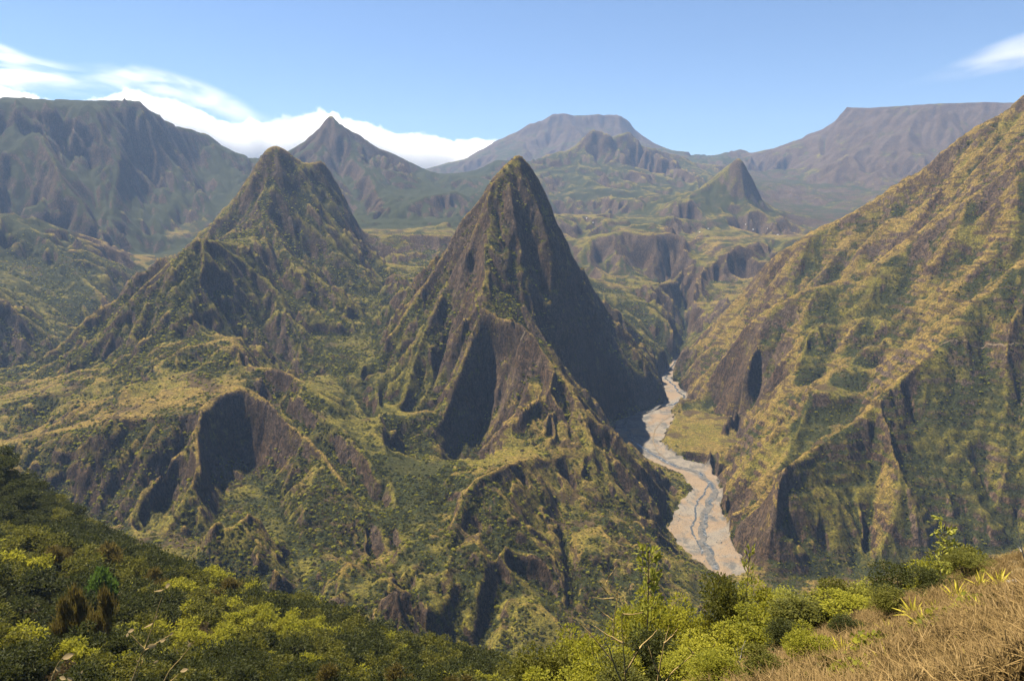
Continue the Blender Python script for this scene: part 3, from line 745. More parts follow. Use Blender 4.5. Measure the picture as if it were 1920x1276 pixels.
# ------------------------------------------------------------------ the landforms as objects
nr, nc = ZV.shape
vid = np.arange(nr * nc).reshape(nr, nc)
quads = np.stack([vid[:-1, :-1], vid[1:, :-1], vid[1:, 1:], vid[:-1, 1:]], -1).reshape(-1, 4)[:, ::-1]
qreg = RV[:-1, :-1].ravel().copy()
allco = np.stack([X, Y, ZV], -1).reshape(-1, 3)
cover = np.stack([A_ROCK, A_DRY, A_BUSH_SHADE, np.ones_like(A_ROCK)], -1).reshape(-1, 4).astype(np.float32)
# river bed outline exactly as drawn, not blocky
qc = allco[quads].mean(1)
LAND = {
    'near': ('hillside', 'dry grassy slope of the lookout at the lower right', MAT_SOIL),
    'forest': ('forest_slope', 'shaded forested slope falling away at the lower left', MAT_TERRAIN),
    'valley': ('valley_floor', 'bushy valley floors and gullies between the peaks', MAT_TERRAIN),
    'central': ('mountain', 'tall pointed brown and green peak in the centre above the river bend', MAT_TERRAIN),
    'spire_left': ('rock_pinnacle', 'small dark rock pinnacle at the foot of the central peak', MAT_TERRAIN),
    'left_ridge': ('mountain', 'dark lower summit with a long grassy ridge falling to the left', MAT_TERRAIN),
    'terrace': ('plateau', 'sunlit green terrace at left with ribbed cliffs and a shaded amphitheatre below', MAT_TERRAIN),
    'left_peak': ('mountain', 'steep rounded peak with a brown rock face behind the dark left summit', MAT_TERRAIN),
    'cirque': ('hills', 'hilly cirque floor with pale cliffs and green shelves behind the central peak', MAT_TERRAIN),
    'escarpment': ('cliff', 'long blue-grey escarpment with a flat top at the far left', MAT_TERRAIN),
    'foothill': ('hill', 'bushy foothill below the escarpment at the left edge', MAT_TERRAIN),
    'far_peak': ('mountain', 'distant blue pointed peak rising out of the cloud bank', MAT_TERRAIN),
    'massif': ('mountain', 'hazy crenellated massif right of the central peak', MAT_TERRAIN),
    'spire': ('mountain', 'isolated hazy rock horn with a dark right face', MAT_TERRAIN),
    'great': ('mountain', 'farthest broad flat-topped mountain on the skyline', MAT_TERRAIN),
    'far_chain': ('mountain', 'low jagged far ridge between the flat-topped mountain and the wall', MAT_TERRAIN),
    'rampart': ('cliff', 'huge smooth mauve mountain wall with a level top at far right', MAT_TERRAIN),
    'right': ('mountain', 'golden grassy mountainside with layered ledges filling the right side', MAT_TERRAIN),
    'bed': ('riverbed', 'pale gravel riverbed winding through the valley', MAT_GRAVEL),
    'shelf': ('river_terrace', 'straw-coloured river terrace inside the bend', MAT_TERRAIN),
}
for key, (nm, lab, mat) in LAND.items():
    sel = quads[qreg == ridx[key]]
    if not len(sel):
        continue
    used, inv = np.unique(sel, return_inverse=True)
    me = mesh_from(nm, allco[used], inv.reshape(-1, 4), mat)
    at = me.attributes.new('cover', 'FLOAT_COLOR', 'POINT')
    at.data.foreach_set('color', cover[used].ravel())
    o = link(bpy.data.objects.new(nm, me))
    tag(o, lab, nm.replace('_', ' '), kind='structure')

def ground_z(x, y):
    u = math.log(max(3.3, math.hypot(x, y))); t = math.atan2(x, y)
    i = min(max(int(np.searchsorted(ROWS, u)) - 1, 0), nr - 2)
    fa = (u - ROWS[i]) / (ROWS[i + 1] - ROWS[i])
    b = (t - COLS[0]) / (COLS[1] - COLS[0]); j = min(max(int(b), 0), nc - 2); fb = b - j
    return float(ZV[i, j] * (1 - fa) * (1 - fb) + ZV[i + 1, j] * fa * (1 - fb) + ZV[i, j + 1] * (1 - fa) * fb + ZV[i + 1, j + 1] * fa * fb)

# ------------------------------------------------------------------ water in the river bed
def water_material():
    m, nt, b = new_mat('stream water')
    b.inputs['Base Color'].default_value = (0.035, 0.042, 0.042, 1); b.inputs['Roughness'].default_value = 0.18; b.inputs['Specular IOR Level'].default_value = 0.5
    pos = nt.nodes.new('ShaderNodeNewGeometry').outputs['Position']
    n = noise(nt, pos, 0.5, 4, 0.7); w = noise(nt, pos, 0.08, 4, 0.7)
    nt.links.new(mix(nt, ramp(nt, w, 0.52, 0.66), (0.05, 0.055, 0.053), (0.19, 0.185, 0.175)), b.inputs['Base Color'])
    bp = node(nt, 'ShaderNodeBump', i_Strength=0.4, i_Distance=0.3); nt.links.new(n, bp.inputs['Height']); nt.links.new(bp.outputs[0], b.inputs['Normal'])
    return m

MAT_WATER = water_material()

MAT_WET = plain_material('wet gravel', (0.05, 0.048, 0.045), (0.125, 0.115, 0.10), 0.12, 0.6, 0.2)

def stream(name, path, width, label, seed, mat=None, lift=0.35):
    P = np.array([river_place(*p) for p in path])
    t = np.linspace(0, 1, len(P)); tt = np.linspace(0, 1, len(P) * 14)
    Q = np.stack([np.interp(tt, t, P[:, k]) for k in range(3)], 1)
    Q[:, 0] += fbm(Q[:, 1] / 40, Q[:, 0] / 40, 3, seed) * 11; Q[:, 1] += fbm(Q[:, 1] / 40 + 50, Q[:, 0] / 40, 3, seed) * 11
    T = np.gradient(Q, axis=0); T[:, 2] = 0; T /= np.linalg.norm(T, axis=1)[:, None]
    S = np.stack([T[:, 1], -T[:, 0], 0 * T[:, 0]], 1)
    w = width * (0.55 + 0.9 * hash2(np.arange(len(Q)), 0 * Q[:, 0], seed)); w = np.convolve(np.pad(w, 4, mode='edge'), np.ones(9) / 9, 'valid')
    zz = np.array([max(ground_z(*(q[:2] + S[i, :2] * w[i] * k)) for k in (-1, -0.5, 0, 0.5, 1)) for i, q in enumerate(Q)])
    zz = np.convolve(np.pad(zz, 3, mode='edge'), np.ones(7) / 7, 'valid') + lift
    A_ = Q + S * w[:, None]; B_ = Q - S * w[:, None]; A_[:, 2] = zz; B_[:, 2] = zz
    co = np.stack([A_, B_], 1).reshape(-1, 3); n = len(Q)
    f = np.array([(2 * i, 2 * i + 2, 2 * i + 3, 2 * i + 1) for i in range(n - 1)])
    o = link(bpy.data.objects.new(name, mesh_from(name, co, f, mat or MAT_WATER)))
    tag(o, label, 'stream', kind='structure')

stream('stream', [(1350, 1066), (1332, 1040), (1322, 1010), (1320, 985), (1327, 962), (1334, 940), (1338, 918), (1330, 900), (1312, 888), (1288, 878), (1252, 868), (1216, 848), (1186, 825), (1170, 802), (1174, 786), (1200, 774), (1240, 762), (1268, 756), (1284, 744), (1268, 728), (1248, 710), (1252, 696), (1266, 680), (1274, 666)], 3.6, 'narrow dark stream braiding down the gravel riverbed', 3.0)
stream('wet_gravel', [(1348, 1066), (1330, 1040), (1318, 1010), (1316, 985), (1322, 962), (1332, 940), (1338, 918), (1330, 900), (1312, 888), (1288, 878), (1252, 868), (1216, 848), (1186, 825), (1170, 802), (1174, 786), (1200, 774), (1240, 762)], 9.5, 'dark wet gravel along the main stream', 3.0, MAT_WET, 0.12)
stream('stream', [(1318, 1040), (1304, 1010), (1300, 985), (1304, 955), (1316, 930), (1330, 905)], 2.2, 'thin left side channel in the wide lower riverbed', 8.0)

# ------------------------------------------------------------------ haze
def haze_box():
    x0, x1, y0, y1, z0, z1 = -10500, 10500, -300, 13900, float(ZV.min()) - 3.0, 1950.0
    co = [(x, y, z) for z in (z0, z1) for y in (y0, y1) for x in (x0, x1)]
    f = [(0, 2, 3, 1), (4, 5, 7, 6), (0, 1, 5, 4), (2, 6, 7, 3), (0, 4, 6, 2), (1, 3, 7, 5)]
    m = bpy.data.materials.new('haze air'); m.use_nodes = True
    nt = m.node_tree; nt.nodes.remove(nt.nodes['Principled BSDF'])
    v = nt.nodes.new('ShaderNodeVolumePrincipled')
    v.inputs['Color'].default_value = (0.43, 0.62, 1.0, 1)
    v.inputs['Density'].default_value = 0.000031
    v.inputs['Anisotropy'].default_value = 0.1
    nt.links.new(v.outputs[0], nt.nodes['Material Output'].inputs['Volume'])
    o = link(bpy.data.objects.new('haze', mesh_from('haze', co, f, m, False)))
    tag(o, 'pale blue haze filling the air of the cirque', 'haze', kind='stuff')

haze_box()

# ------------------------------------------------------------------ leaves, wood
def leaf_material(name, c_dark, c_light, trans=0.42, hue=0.0):
    m = bpy.data.materials.new(name); m.use_nodes = True
    nt = m.node_tree; b = nt.nodes['Principled BSDF']
    b.inputs['Roughness'].default_value = 0.6; b.inputs['Specular IOR Level'].default_value = 0.2
    oi = nt.nodes.new('ShaderNodeObjectInfo')
    geo = nt.nodes.new('ShaderNodeNewGeometry')
    r = math_(nt, 'ADD', math_(nt, 'MULTIPLY', geo.outputs['Random Per Island'], 0.65), math_(nt, 'MULTIPLY', oi.outputs['Random'], 0.45), clamp=True)
    c = mix(nt, r, c_dark, c_light)
    nt.links.new(c, b.inputs['Base Color'])
    t = nt.nodes.new('ShaderNodeBsdfTranslucent')
    nt.links.new(mix(nt, 0.5, c, c_light), t.inputs['Color'])
    mx = nt.nodes.new('ShaderNodeMixShader'); mx.inputs[0].default_value = trans
    nt.links.new(b.outputs[0], mx.inputs[1]); nt.links.new(t.outputs[0], mx.inputs[2])
    nt.links.new(mx.outputs[0], nt.nodes['Material Output'].inputs['Surface'])
    return m

LEAF = {
    'dark': leaf_material('dark green leaves', (0.022, 0.029, 0.006), (0.066, 0.072, 0.014)),
    'vivid': leaf_material('vivid green leaves', (0.040, 0.085, 0.010), (0.115, 0.180, 0.024)),
    'mid': leaf_material('olive green leaves', (0.052, 0.060, 0.009), (0.170, 0.160, 0.022)),
    'bright': leaf_material('bright yellow-green leaves', (0.13, 0.145, 0.012), (0.40, 0.37, 0.034), 0.55),
    'olive': leaf_material('ochre feathery leaves', (0.075, 0.062, 0.014), (0.165, 0.125, 0.028)),
    'brown': leaf_material('brownish dry leaves', (0.060, 0.045, 0.018), (0.125, 0.085, 0.035)),
    'fresh': leaf_material('fresh pale leaves', (0.20, 0.22, 0.02), (0.42, 0.40, 0.07), 0.5),
    'yellow': leaf_material('yellow agave leaf', (0.40, 0.33, 0.03), (0.62, 0.52, 0.06), 0.35),
    'straw': leaf_material('straw grass', (0.12, 0.075, 0.028), (0.38, 0.26, 0.10), 0.35),
    'dead': leaf_material('withered leaf', (0.26, 0.19, 0.09), (0.42, 0.31, 0.15), 0.4),
}
WOOD = plain_material('grey brown bark', (0.045, 0.034, 0.022), (0.11, 0.085, 0.055), 9.0)
WOOD_PALE = plain_material('pale ochre bare wood', (0.24, 0.165, 0.06), (0.42, 0.30, 0.12), 14.0)
WOOD_WHITE = plain_material('bleached twig', (0.30, 0.26, 0.20), (0.48, 0.43, 0.35), 14.0)

def tube(path, radii, n=6):
    """Rings round a path; returns vertices and quads."""
    P = np.asarray(path, float); k = len(P)
    T = np.gradient(P, axis=0); T /= np.linalg.norm(T, axis=1)[:, None] + 1e-9
    up = np.where(np.abs(T[:, 2:3]) > 0.9, np.array([[1.0, 0, 0]]), np.array([[0, 0, 1.0]]))
    A = np.cross(T, up); A /= np.linalg.norm(A, axis=1)[:, None] + 1e-9
    B = np.cross(T, A)
    an = np.linspace(0, 2 * np.pi, n, endpoint=False)
    ring = A[:, None] * np.cos(an)[None, :, None] + B[:, None] * np.sin(an)[None, :, None]
    co = (P[:, None] + ring * np.asarray(radii)[:, None, None]).reshape(-1, 3)
    q = []
    for i in range(k - 1):
        for j in range(n):
            q.append((i * n + j, i * n + (j + 1) % n, (i + 1) * n + (j + 1) % n, (i + 1) * n + j))
    return co, np.array(q)

def join(parts):
    co, f, off = [], [], 0
    for c, q in parts:
        co.append(c); f.append(np.asarray(q) + off); off += len(c)
    return np.concatenate(co), np.concatenate(f)

def leaf_quads(pos, size, rg, out_dir=None, aspect=0.5, up=0.3):
    """One rhombic leaf at each position."""
    n = len(pos)
    d = rg.normal(size=(n, 3))
    if out_dir is not None:
        d = d * 0.7 + out_dir
    d[:, 2] += up
    d /= np.linalg.norm(d, axis=1)[:, None] + 1e-9
    s = np.cross(d, rg.normal(size=(n, 3))); s /= np.linalg.norm(s, axis=1)[:, None] + 1e-9
    sz = size * rg.uniform(0.6, 1.35, n)[:, None]
    nrm = np.cross(d, s) * 0.12
    v = np.stack([pos, pos + d * sz * 0.5 + s * sz * aspect * 0.5 + nrm * sz, pos + d * sz, pos + d * sz * 0.5 - s * sz * aspect * 0.5 + nrm * sz], 1)
    return v.reshape(-1, 3), np.arange(4 * n).reshape(-1, 4)

def make_tree_meshes(name, height, width, n_lumps, leaves, leaf, mat, seed, trunk_r=0.12, crown_base=0.3, feather=False, flat=1.0, stems=1):
    """Wood with limbs, and a crown of many separate leaves gathered in clumps."""
    rg = np.random.default_rng(seed)
    wood = []
    centres, radii = [], []
    for k in range(n_lumps):
        a = rg.uniform(0, 2 * np.pi); rr = math.sqrt(rg.uniform(0, 1)) * width * 0.36
        zt = rg.uniform(crown_base + 0.1, 0.86)
        zt = zt - 0.25 * (rr / (width * 0.5)) ** 2
        centres.append((rr * math.cos(a), rr * math.sin(a), max(crown_base * 0.8, zt) * height)); radii.append(rg.uniform(0.13, 0.24) * width)
    centres = np.array(centres); radii = np.array(radii)
    for st in range(stems):
        a = rg.uniform(0, 6.28); off = np.array([math.cos(a), math.sin(a), 0]) * (0 if stems == 1 else width * 0.05)
        tip = np.array([rg.normal() * width * 0.08, rg.normal() * width * 0.08, height * 0.62])
        tp = np.array([off + (tip - off) * t + np.array([math.sin(t * 5 + st), math.cos(t * 4 + st), 0]) * width * 0.02 for t in np.linspace(0, 1, 6)])
        tp[0, 2] = -0.12 * height
        wood.append(tube(tp, np.linspace(trunk_r, trunk_r * 0.4, 6), 6))
        for c in centres[st::stems]:
            base = tp[int(rg.integers(1, 5))]
            mid = (base + c) / 2 + np.array([0, 0, -0.04 * height])
            wood.append(tube(np.array([base, mid, c, c + (c - mid) * 0.4]), np.array([0.42, 0.3, 0.18, 0.06]) * trunk_r, 4))
    lv = []
    per = leaves // n_lumps
    for c, r in zip(centres, radii):
        d = rg.normal(size=(per, 3)); d /= np.linalg.norm(d, axis=1)[:, None]
        rad = r * rg.uniform(0.35, 1.12, per) ** 0.5
        p = c + d * rad[:, None] * np.array([1, 1, 0.72 * flat])
        p = p[p[:, 2] > 0.06 * height]
        dd = (p - c) / r
        if feather:
            lv.append(leaf_quads(p, leaf, rg, dd * 0.4 + np.array([0, 0, 0.9]), 0.16, 0.9))
        else:
            lv.append(leaf_quads(p, leaf, rg, dd, 0.55))
    wco, wf = join(wood); lco, lf = join(lv)
    return (mesh_from(name + ' wood', wco, wf, WOOD), mesh_from(name + ' leaves', lco, lf, mat, False))

def ground_hit(px, py, d0=4.0, d1=3000.0):
    """First ground met when looking through photo pixel (px, py)."""
    D = d0
    while D < d1:
        p = place(px, py, D)
        if p[2] <= ground_z(p[0], p[1]):
            return p
        D *= 1.004
    return place(px, py, d1)

def put_tree(name, meshes, loc, rotz, scl, label, cat, group=None, parts=('trunk', 'crown')):
    root = link(bpy.data.objects.new(name, None))
    root.empty_display_size = 0.5
    root.location = loc; root.rotation_euler = (0, 0, rotz)
    root.scale = scl if isinstance(scl, tuple) else (scl, scl, scl)
    tag(root, label, cat, group)
    for me, pn in zip(meshes, parts):
        link(bpy.data.objects.new(pn, me), root)
    return root

# ------------------------------------------------------------------ boulders on the river bed
def boulders():
    bm = bmesh.new(); bmesh.ops.create_icosphere(bm, subdivisions=1, radius=1.0)
    for v in bm.verts:
        v.co *= 0.75 + 0.5 * random.random()
    me = bpy.data.meshes.new('boulder'); bm.to_mesh(me); bm.free()
    me.materials.append(plain_material('river stone', (0.06, 0.058, 0.055), (0.26, 0.25, 0.23), 0.7, 0.9, 0.05))
    m = (RV == ridx['bed']) & vis
    i, j = np.nonzero(m); k = 2600
    q = rng.integers(0, len(i), k); i, j = i[q], j[q]
    x, y = X[i, j] + rng.normal(0, 3, k), Y[i, j] + rng.normal(0, 3, k)
    kp = fbm(x / 45, y / 45, 3, 55.0) > -0.05
    x, y, i, j = x[kp], y[kp], i[kp], j[kp]; k = len(x)
    s = np.clip(rng.gamma(2.0, 0.38, k), 0.3, 2.6)
    scatter('boulders', 'grey boulders strewn over the gravel riverbed', 'boulders', np.stack([x, y, ZV[i, j] + 0.2 * s], 1), np.stack([s, s * 0.8, s * 0.6], 1),
            np.stack([0 * x, 0 * x, rng.uniform(0, 6.28, k)], 1), np.zeros(k), [proto('boulder_source', me)])

# ------------------------------------------------------------------ bushes on the slopes (nobody could count them)
def scatter_nodes(name, protos):
    ng = bpy.data.node_groups.new(name, 'GeometryNodeTree')
    ng.interface.new_socket('Geometry', in_out='INPUT', socket_type='NodeSocketGeometry')
    ng.interface.new_socket('Geometry', in_out='OUTPUT', socket_type='NodeSocketGeometry')
    gi, go = ng.nodes.new('NodeGroupInput'), ng.nodes.new('NodeGroupOutput')
    iop = ng.nodes.new('GeometryNodeInstanceOnPoints')
    g2i = ng.nodes.new('GeometryNodeGeometryToInstance')
    for p in reversed(protos):
        oi = ng.nodes.new('GeometryNodeObjectInfo'); oi.inputs['Object'].default_value = p
        oi.inputs['As Instance'].default_value = True
        ng.links.new(oi.outputs['Geometry'], g2i.inputs[0])
    iop.inputs['Pick Instance'].default_value = True
    for an, kind, sock in (('pick', 'INT', 'Instance Index'), ('turn', 'FLOAT_VECTOR', 'Rotation'), ('size', 'FLOAT_VECTOR', 'Scale')):
        na = ng.nodes.new('GeometryNodeInputNamedAttribute'); na.data_type = kind; na.inputs['Name'].default_value = an
        ng.links.new(na.outputs['Attribute'], iop.inputs[sock])
    ng.links.new(gi.outputs[0], iop.inputs['Points']); ng.links.new(g2i.outputs[0], iop.inputs['Instance'])
    ng.links.new(iop.outputs[0], go.inputs[0])
    return ng

def scatter(name, label, cat, pts, sizes, turns, picks, protos):
    me = bpy.data.meshes.new(name)
    me.vertices.add(len(pts)); me.vertices.foreach_set('co', np.asarray(pts, np.float32).ravel())
    me.attributes.new('size', 'FLOAT_VECTOR', 'POINT').data.foreach_set('vector', np.asarray(sizes, np.float32).ravel())
    me.attributes.new('turn', 'FLOAT_VECTOR', 'POINT').data.foreach_set('vector', np.asarray(turns, np.float32).ravel())
    me.attributes.new('pick', 'INT', 'POINT').data.foreach_set('value', np.asarray(picks, np.int32))
    o = link(bpy.data.objects.new(name, me))
    md = o.modifiers.new('scatter', 'NODES'); md.node_group = scatter_nodes(name + ' scatter', protos)
    tag(o, label, cat, kind='stuff')
    return o

def proto(name, me):
    return bpy.data.objects.new(name, me)           # a source shape, never linked to the scene

def bush_mesh(name, seed, mat, n=120, leaf=0.42):
    rg = np.random.default_rng(seed)
    lv = []
    for k in range(5):
        a = rg.uniform(0, 6.28); c = np.array([math.cos(a) * 0.42, math.sin(a) * 0.42, rg.uniform(0.1, 0.5)]) * rg.uniform(0.3, 1)
        d = rg.normal(size=(n // 5, 3)); d[:, 2] = np.abs(d[:, 2]) * 0.9; d /= np.linalg.norm(d, axis=1)[:, None]
        lv.append(leaf_quads(c + d * rg.uniform(0.35, 0.62, n // 5)[:, None], leaf, rg, d, 0.9))
    co, f = join(lv)
    return mesh_from(name, co, f, mat, False)

BUSH = [proto('bush_source_%d' % i, bush_mesh('bush', 100 + i, LEAF[k])) for i, k in enumerate(('dark', 'dark', 'mid', 'mid', 'bright', 'brown'))]

def scatter_on_slopes():
    area = R * R * np.gradient(VU, axis=0) * np.gradient(VT, axis=1) * np.sqrt(1 + SL ** 2)
    want = np.clip(A_BUSH_SHADE * 1.5 - 0.15 + 0.25 * hollow, 0.05, 1) * (1 - 0.75 * smooth(0.35, 0.9, A_ROCK))
    want *= np.where(np.isin(RV, [ridx['bed'], ridx['near'], ridx['forest']]), 0.0, np.where(RV == ridx['shelf'], 0.12, 1.0))
    want *= np.where(RV == ridx['right'], 0.6, 1.0) * smooth(2.3, 1.3, SL)
    want = np.where((ZV < -640) & np.isin(RV, [ridx['right'], ridx['valley'], ridx['central']]) & (SL < 0.6), np.maximum(want, 0.3), want)
    fade = smooth(4200, 2600, R)
    lamb = area / 13.0 * want * fade * vis * (R > 620)
    n = rng.poisson(np.clip(lamb, 0, 3))
    i, j = np.nonzero(n)
    rep = np.repeat(np.arange(len(i)), n[i, j])
    i, j = i[rep], j[rep]
    k = len(i)
    ti, tj = rng.uniform(-0.5, 0.5, k), rng.uniform(-0.5, 0.5, k)
    u = VU[i, j] + ti * 0.0026; t = VT[i, j] + tj * (COLS[1] - COLS[0])
    x, y = np.exp(u) * np.sin(t), np.exp(u) * np.cos(t)
    z = ZV[i, j] + GX[i, j] * (x - X[i, j]) + GY[i, j] * (y - Y[i, j])
    s = rng.gamma(3.2, 0.62, k) * (0.85 + 0.4 * np.clip(hollow[i, j], 0, 1)) * np.where(RV[i, j] == ridx['right'], 0.75, 1.0)
    s = np.clip(s, 0.8, 5.5)
    z = z - 0.15 * s
    sz = np.stack([s, s * rng.uniform(0.8, 1.2, k), s * rng.uniform(0.7, 1.15, k)], 1)
    turn = np.stack([np.zeros(k), np.zeros(k), rng.uniform(0, 6.28, k)], 1)
    dr = np.clip(A_DRY[i, j] + rng.normal(0, 0.25, k), 0, 1)
    pick = np.where(dr < 0.3, rng.integers(0, 3, k), np.where(dr < 0.65, rng.integers(1, 5, k), rng.integers(2, 6, k)))
    scene['bush_count'] = k
    scatter('bushes', 'dark green bushes dotted over the slopes and gullies', 'bushes', np.stack([x, y, z], 1), sz, turn, pick, BUSH)

scatter_on_slopes()
boulders()

# ------------------------------------------------------------------ forest on the left slope
TREE = [
    ('round_tree', 'dark', make_tree_meshes('dark tree', 8.5, 8.0, 12, 1500, 0.62, LEAF['dark'], 1), 'dark green rounded tree'),
    ('round_tree', 'dark', make_tree_meshes('dark tree', 7.0, 8.5, 11, 1500, 0.60, LEAF['dark'], 2), 'dark green spreading tree'),
    ('round_tree', 'mid', make_tree_meshes('olive tree', 7.5, 7.5, 11, 1500, 0.58, LEAF['mid'], 3), 'olive green rounded tree'),
    ('broad_tree', 'mid', make_tree_meshes('broad tree', 6.0, 9.0, 12, 1500, 0.60, LEAF['mid'], 4, flat=0.8), 'olive green low tree'),
    ('bright_tree', 'bright', make_tree_meshes('bright tree', 6.5, 7.0, 11, 1400, 0.52, LEAF['bright'], 5), 'yellow-green sunlit tree'),
    ('feathery_tree', 'olive', make_tree_meshes('feathery tree', 9.0, 7.5, 12, 1700, 1.25, LEAF['olive'], 6, feather=True), 'ochre feathery tree'),
    ('dry_shrub', 'brown', make_tree_meshes('dry shrub', 4.5, 6.0, 9, 900, 0.50, LEAF['brown'], 7), 'brownish dry shrub'),
]

def forest():
    m = (RV == ridx['forest']) | ((RV == ridx['near']) & (VT < 0.06))
    area = R * R * np.gradient(VU, axis=0) * np.gradient(VT, axis=1) * np.sqrt(1 + SL ** 2)
    lamb = area / 14.0 * m * vis * (R > 62) * (R < 640)
    n = rng.poisson(np.clip(lamb, 0, 2))
    i, j = np.nonzero(n)
    k = len(i)
    u = VU[i, j] + rng.uniform(-0.5, 0.5, k) * 0.007; t = VT[i, j] + rng.uniform(-0.5, 0.5, k) * 0.0017
    x, y = np.exp(u) * np.sin(t), np.exp(u) * np.cos(t)
    # keep trees apart
    sz = np.clip(rng.gamma(5, 0.20, k), 0.4, 2.1)
    sz = np.minimum(sz, np.interp(np.hypot(x, y), [60, 110, 220, 330], [0.65, 0.85, 1.5, 2.1]))
    order = np.argsort(-sz)
    grid, keep = {}, []
    for a in order:
        rad = 3.0 * sz[a]
        cx, cyy = int(x[a] // 9), int(y[a] // 9)
        if all((x[a] - bx) ** 2 + (y[a] - by) ** 2 > (rad + br) ** 2 * 0.55 for gx_ in (-1, 0, 1) for gy_ in (-1, 0, 1) for bx, by, br in grid.get((cx + gx_, cyy + gy_), ())):
            grid.setdefault((cx, cyy), []).append((x[a], y[a], rad)); keep.append(a)
    keep = np.array(keep)
    keep = keep[x[keep] / y[keep] < 0.045]
    x, y, sz = x[keep], y[keep], sz[keep]
    k = len(x)
    z = np.array([ground_z(a, b) for a, b in zip(x, y)])
    pn = fbm(x / 45, y / 45, 3, 77.0) + rng.normal(0, 0.22, k)
    pick = np.select([pn < -0.22, pn < -0.04, pn < 0.14, pn < 0.26, pn < 0.7], [0, 1, 2, 3, 4], 4)
    pick = np.where(rng.uniform(size=k) < 0.02, 5, pick); pick = np.where(rng.uniform(size=k) < 0.03, 6, pick)
    inframe = np.abs(np.arctan2(x, y)) < 0.72
    app = sz / np.hypot(x, y) * inframe
    big = np.argsort(-app)[:290]
    isbig = np.zeros(k, bool); isbig[big] = True
    rot = rng.uniform(0, 6.28, k)
    for a in big:
        nm, kind, meshes, lab = TREE[pick[a]]
        ycc = (z[a] * CP + SP * y[a]) / (y[a] * CP - z[a] * SP)
        qx, qy = 960 + x[a] / y[a] * FPX * (CP + ycc * SP), 638 - ycc * FPX
        col = ('at the left edge', 'left of the tall withered stem', 'around the tall withered stem', 'below the small rock cones', 'below the rock pinnacle', 'next to the sunlit shrubs')[int(np.clip(qx // 170, 0, 5))] if qx < 850 else ('left of the sunlit shrubs' if qx < 930 else 'next to the sunlit shrubs')
        row = 'at the very bottom' if qy > 1250 else ('low on the forest slope' if qy > 1180 else ('half way up the forest slope' if qy > 1090 else 'high on the forest slope'))
        lb = '%s %s, %s' % (lab, row, col)
        put_tree(nm, meshes, (x[a], y[a], z[a] - 0.2), rot[a], (sz[a], sz[a], sz[a] * rng.uniform(0.85, 1.15)), lb, 'shrub' if pick[a] == 6 else 'tree', lb)
    r_ = ~isbig
    protos = [proto('forest_source_%d' % i, tr[2][1]) for i, tr in enumerate(TREE)]
    pass
    scatter('forest', 'mass of smaller trees covering the rest of the left slope', 'forest', np.stack([x, y, z], 1)[r_],
            np.stack([sz, sz, sz * 1.0], 1)[r_], np.stack([0 * rot, 0 * rot, rot], 1)[r_], pick[r_], protos)

forest()

def special_tree(px, py_top, D, width_px, meshes, mesh_h, mesh_w, name, label, cat='tree', parts=('trunk', 'crown'), rot=None):
    top = place(px, py_top, D)
    gz = ground_z(top[0], top[1])
    h = max(1.0, top[2] - gz)
    w = width_px / FPX * D * 1.03
    return put_tree(name, meshes, (top[0], top[1], gz), random.uniform(0, 6.28) if rot is None else rot, (w / mesh_w, w / mesh_w, h / mesh_h / 0.95), label, cat, None, parts)

special_tree(181, 1052, 200, 66, make_tree_meshes('vivid tree', 6.5, 7.0, 13, 1900, 0.50, LEAF['vivid'], 15), 6.5, 7.0, 'bright_tree', 'round bright green tree standing out on the dark left forest slope')
for n_, (px, py, D, w) in enumerate(((140, 1098, 150, 60), (185, 1105, 146, 50), (112, 1125, 140, 52))):
    special_tree(px, py, D, w, TREE[5][2], 9.0, 7.5, 'bamboo_clump', 'ochre feathery bamboo clump in the dark forest at lower left', 'bamboo')['group'] = 'bamboo clumps at lower left'

# ------------------------------------------------------------------ shrubs below the lookout
SHRUB = {}
for n_, (kind, lf) in enumerate((('bright', 0.20), ('mid', 0.19), ('dark', 0.18), ('fresh', 0.17), ('bright', 0.17), ('mid', 0.16))):
    SHRUB.setdefault(kind, []).append(make_tree_meshes('shrub ' + kind, 6.0, 4.4, 26, 7200, lf, LEAF[kind], 40 + n_, 0.07, 0.16, stems=4))

def put_shrub(px, py_top, w, D, kind, label, v=0):
    ms = SHRUB[kind][v % len(SHRUB[kind])]
    return special_tree(px, py_top, D, w, ms, 6.0, 4.4, 'shrub', label, 'shrub', ('stems', 'foliage'))

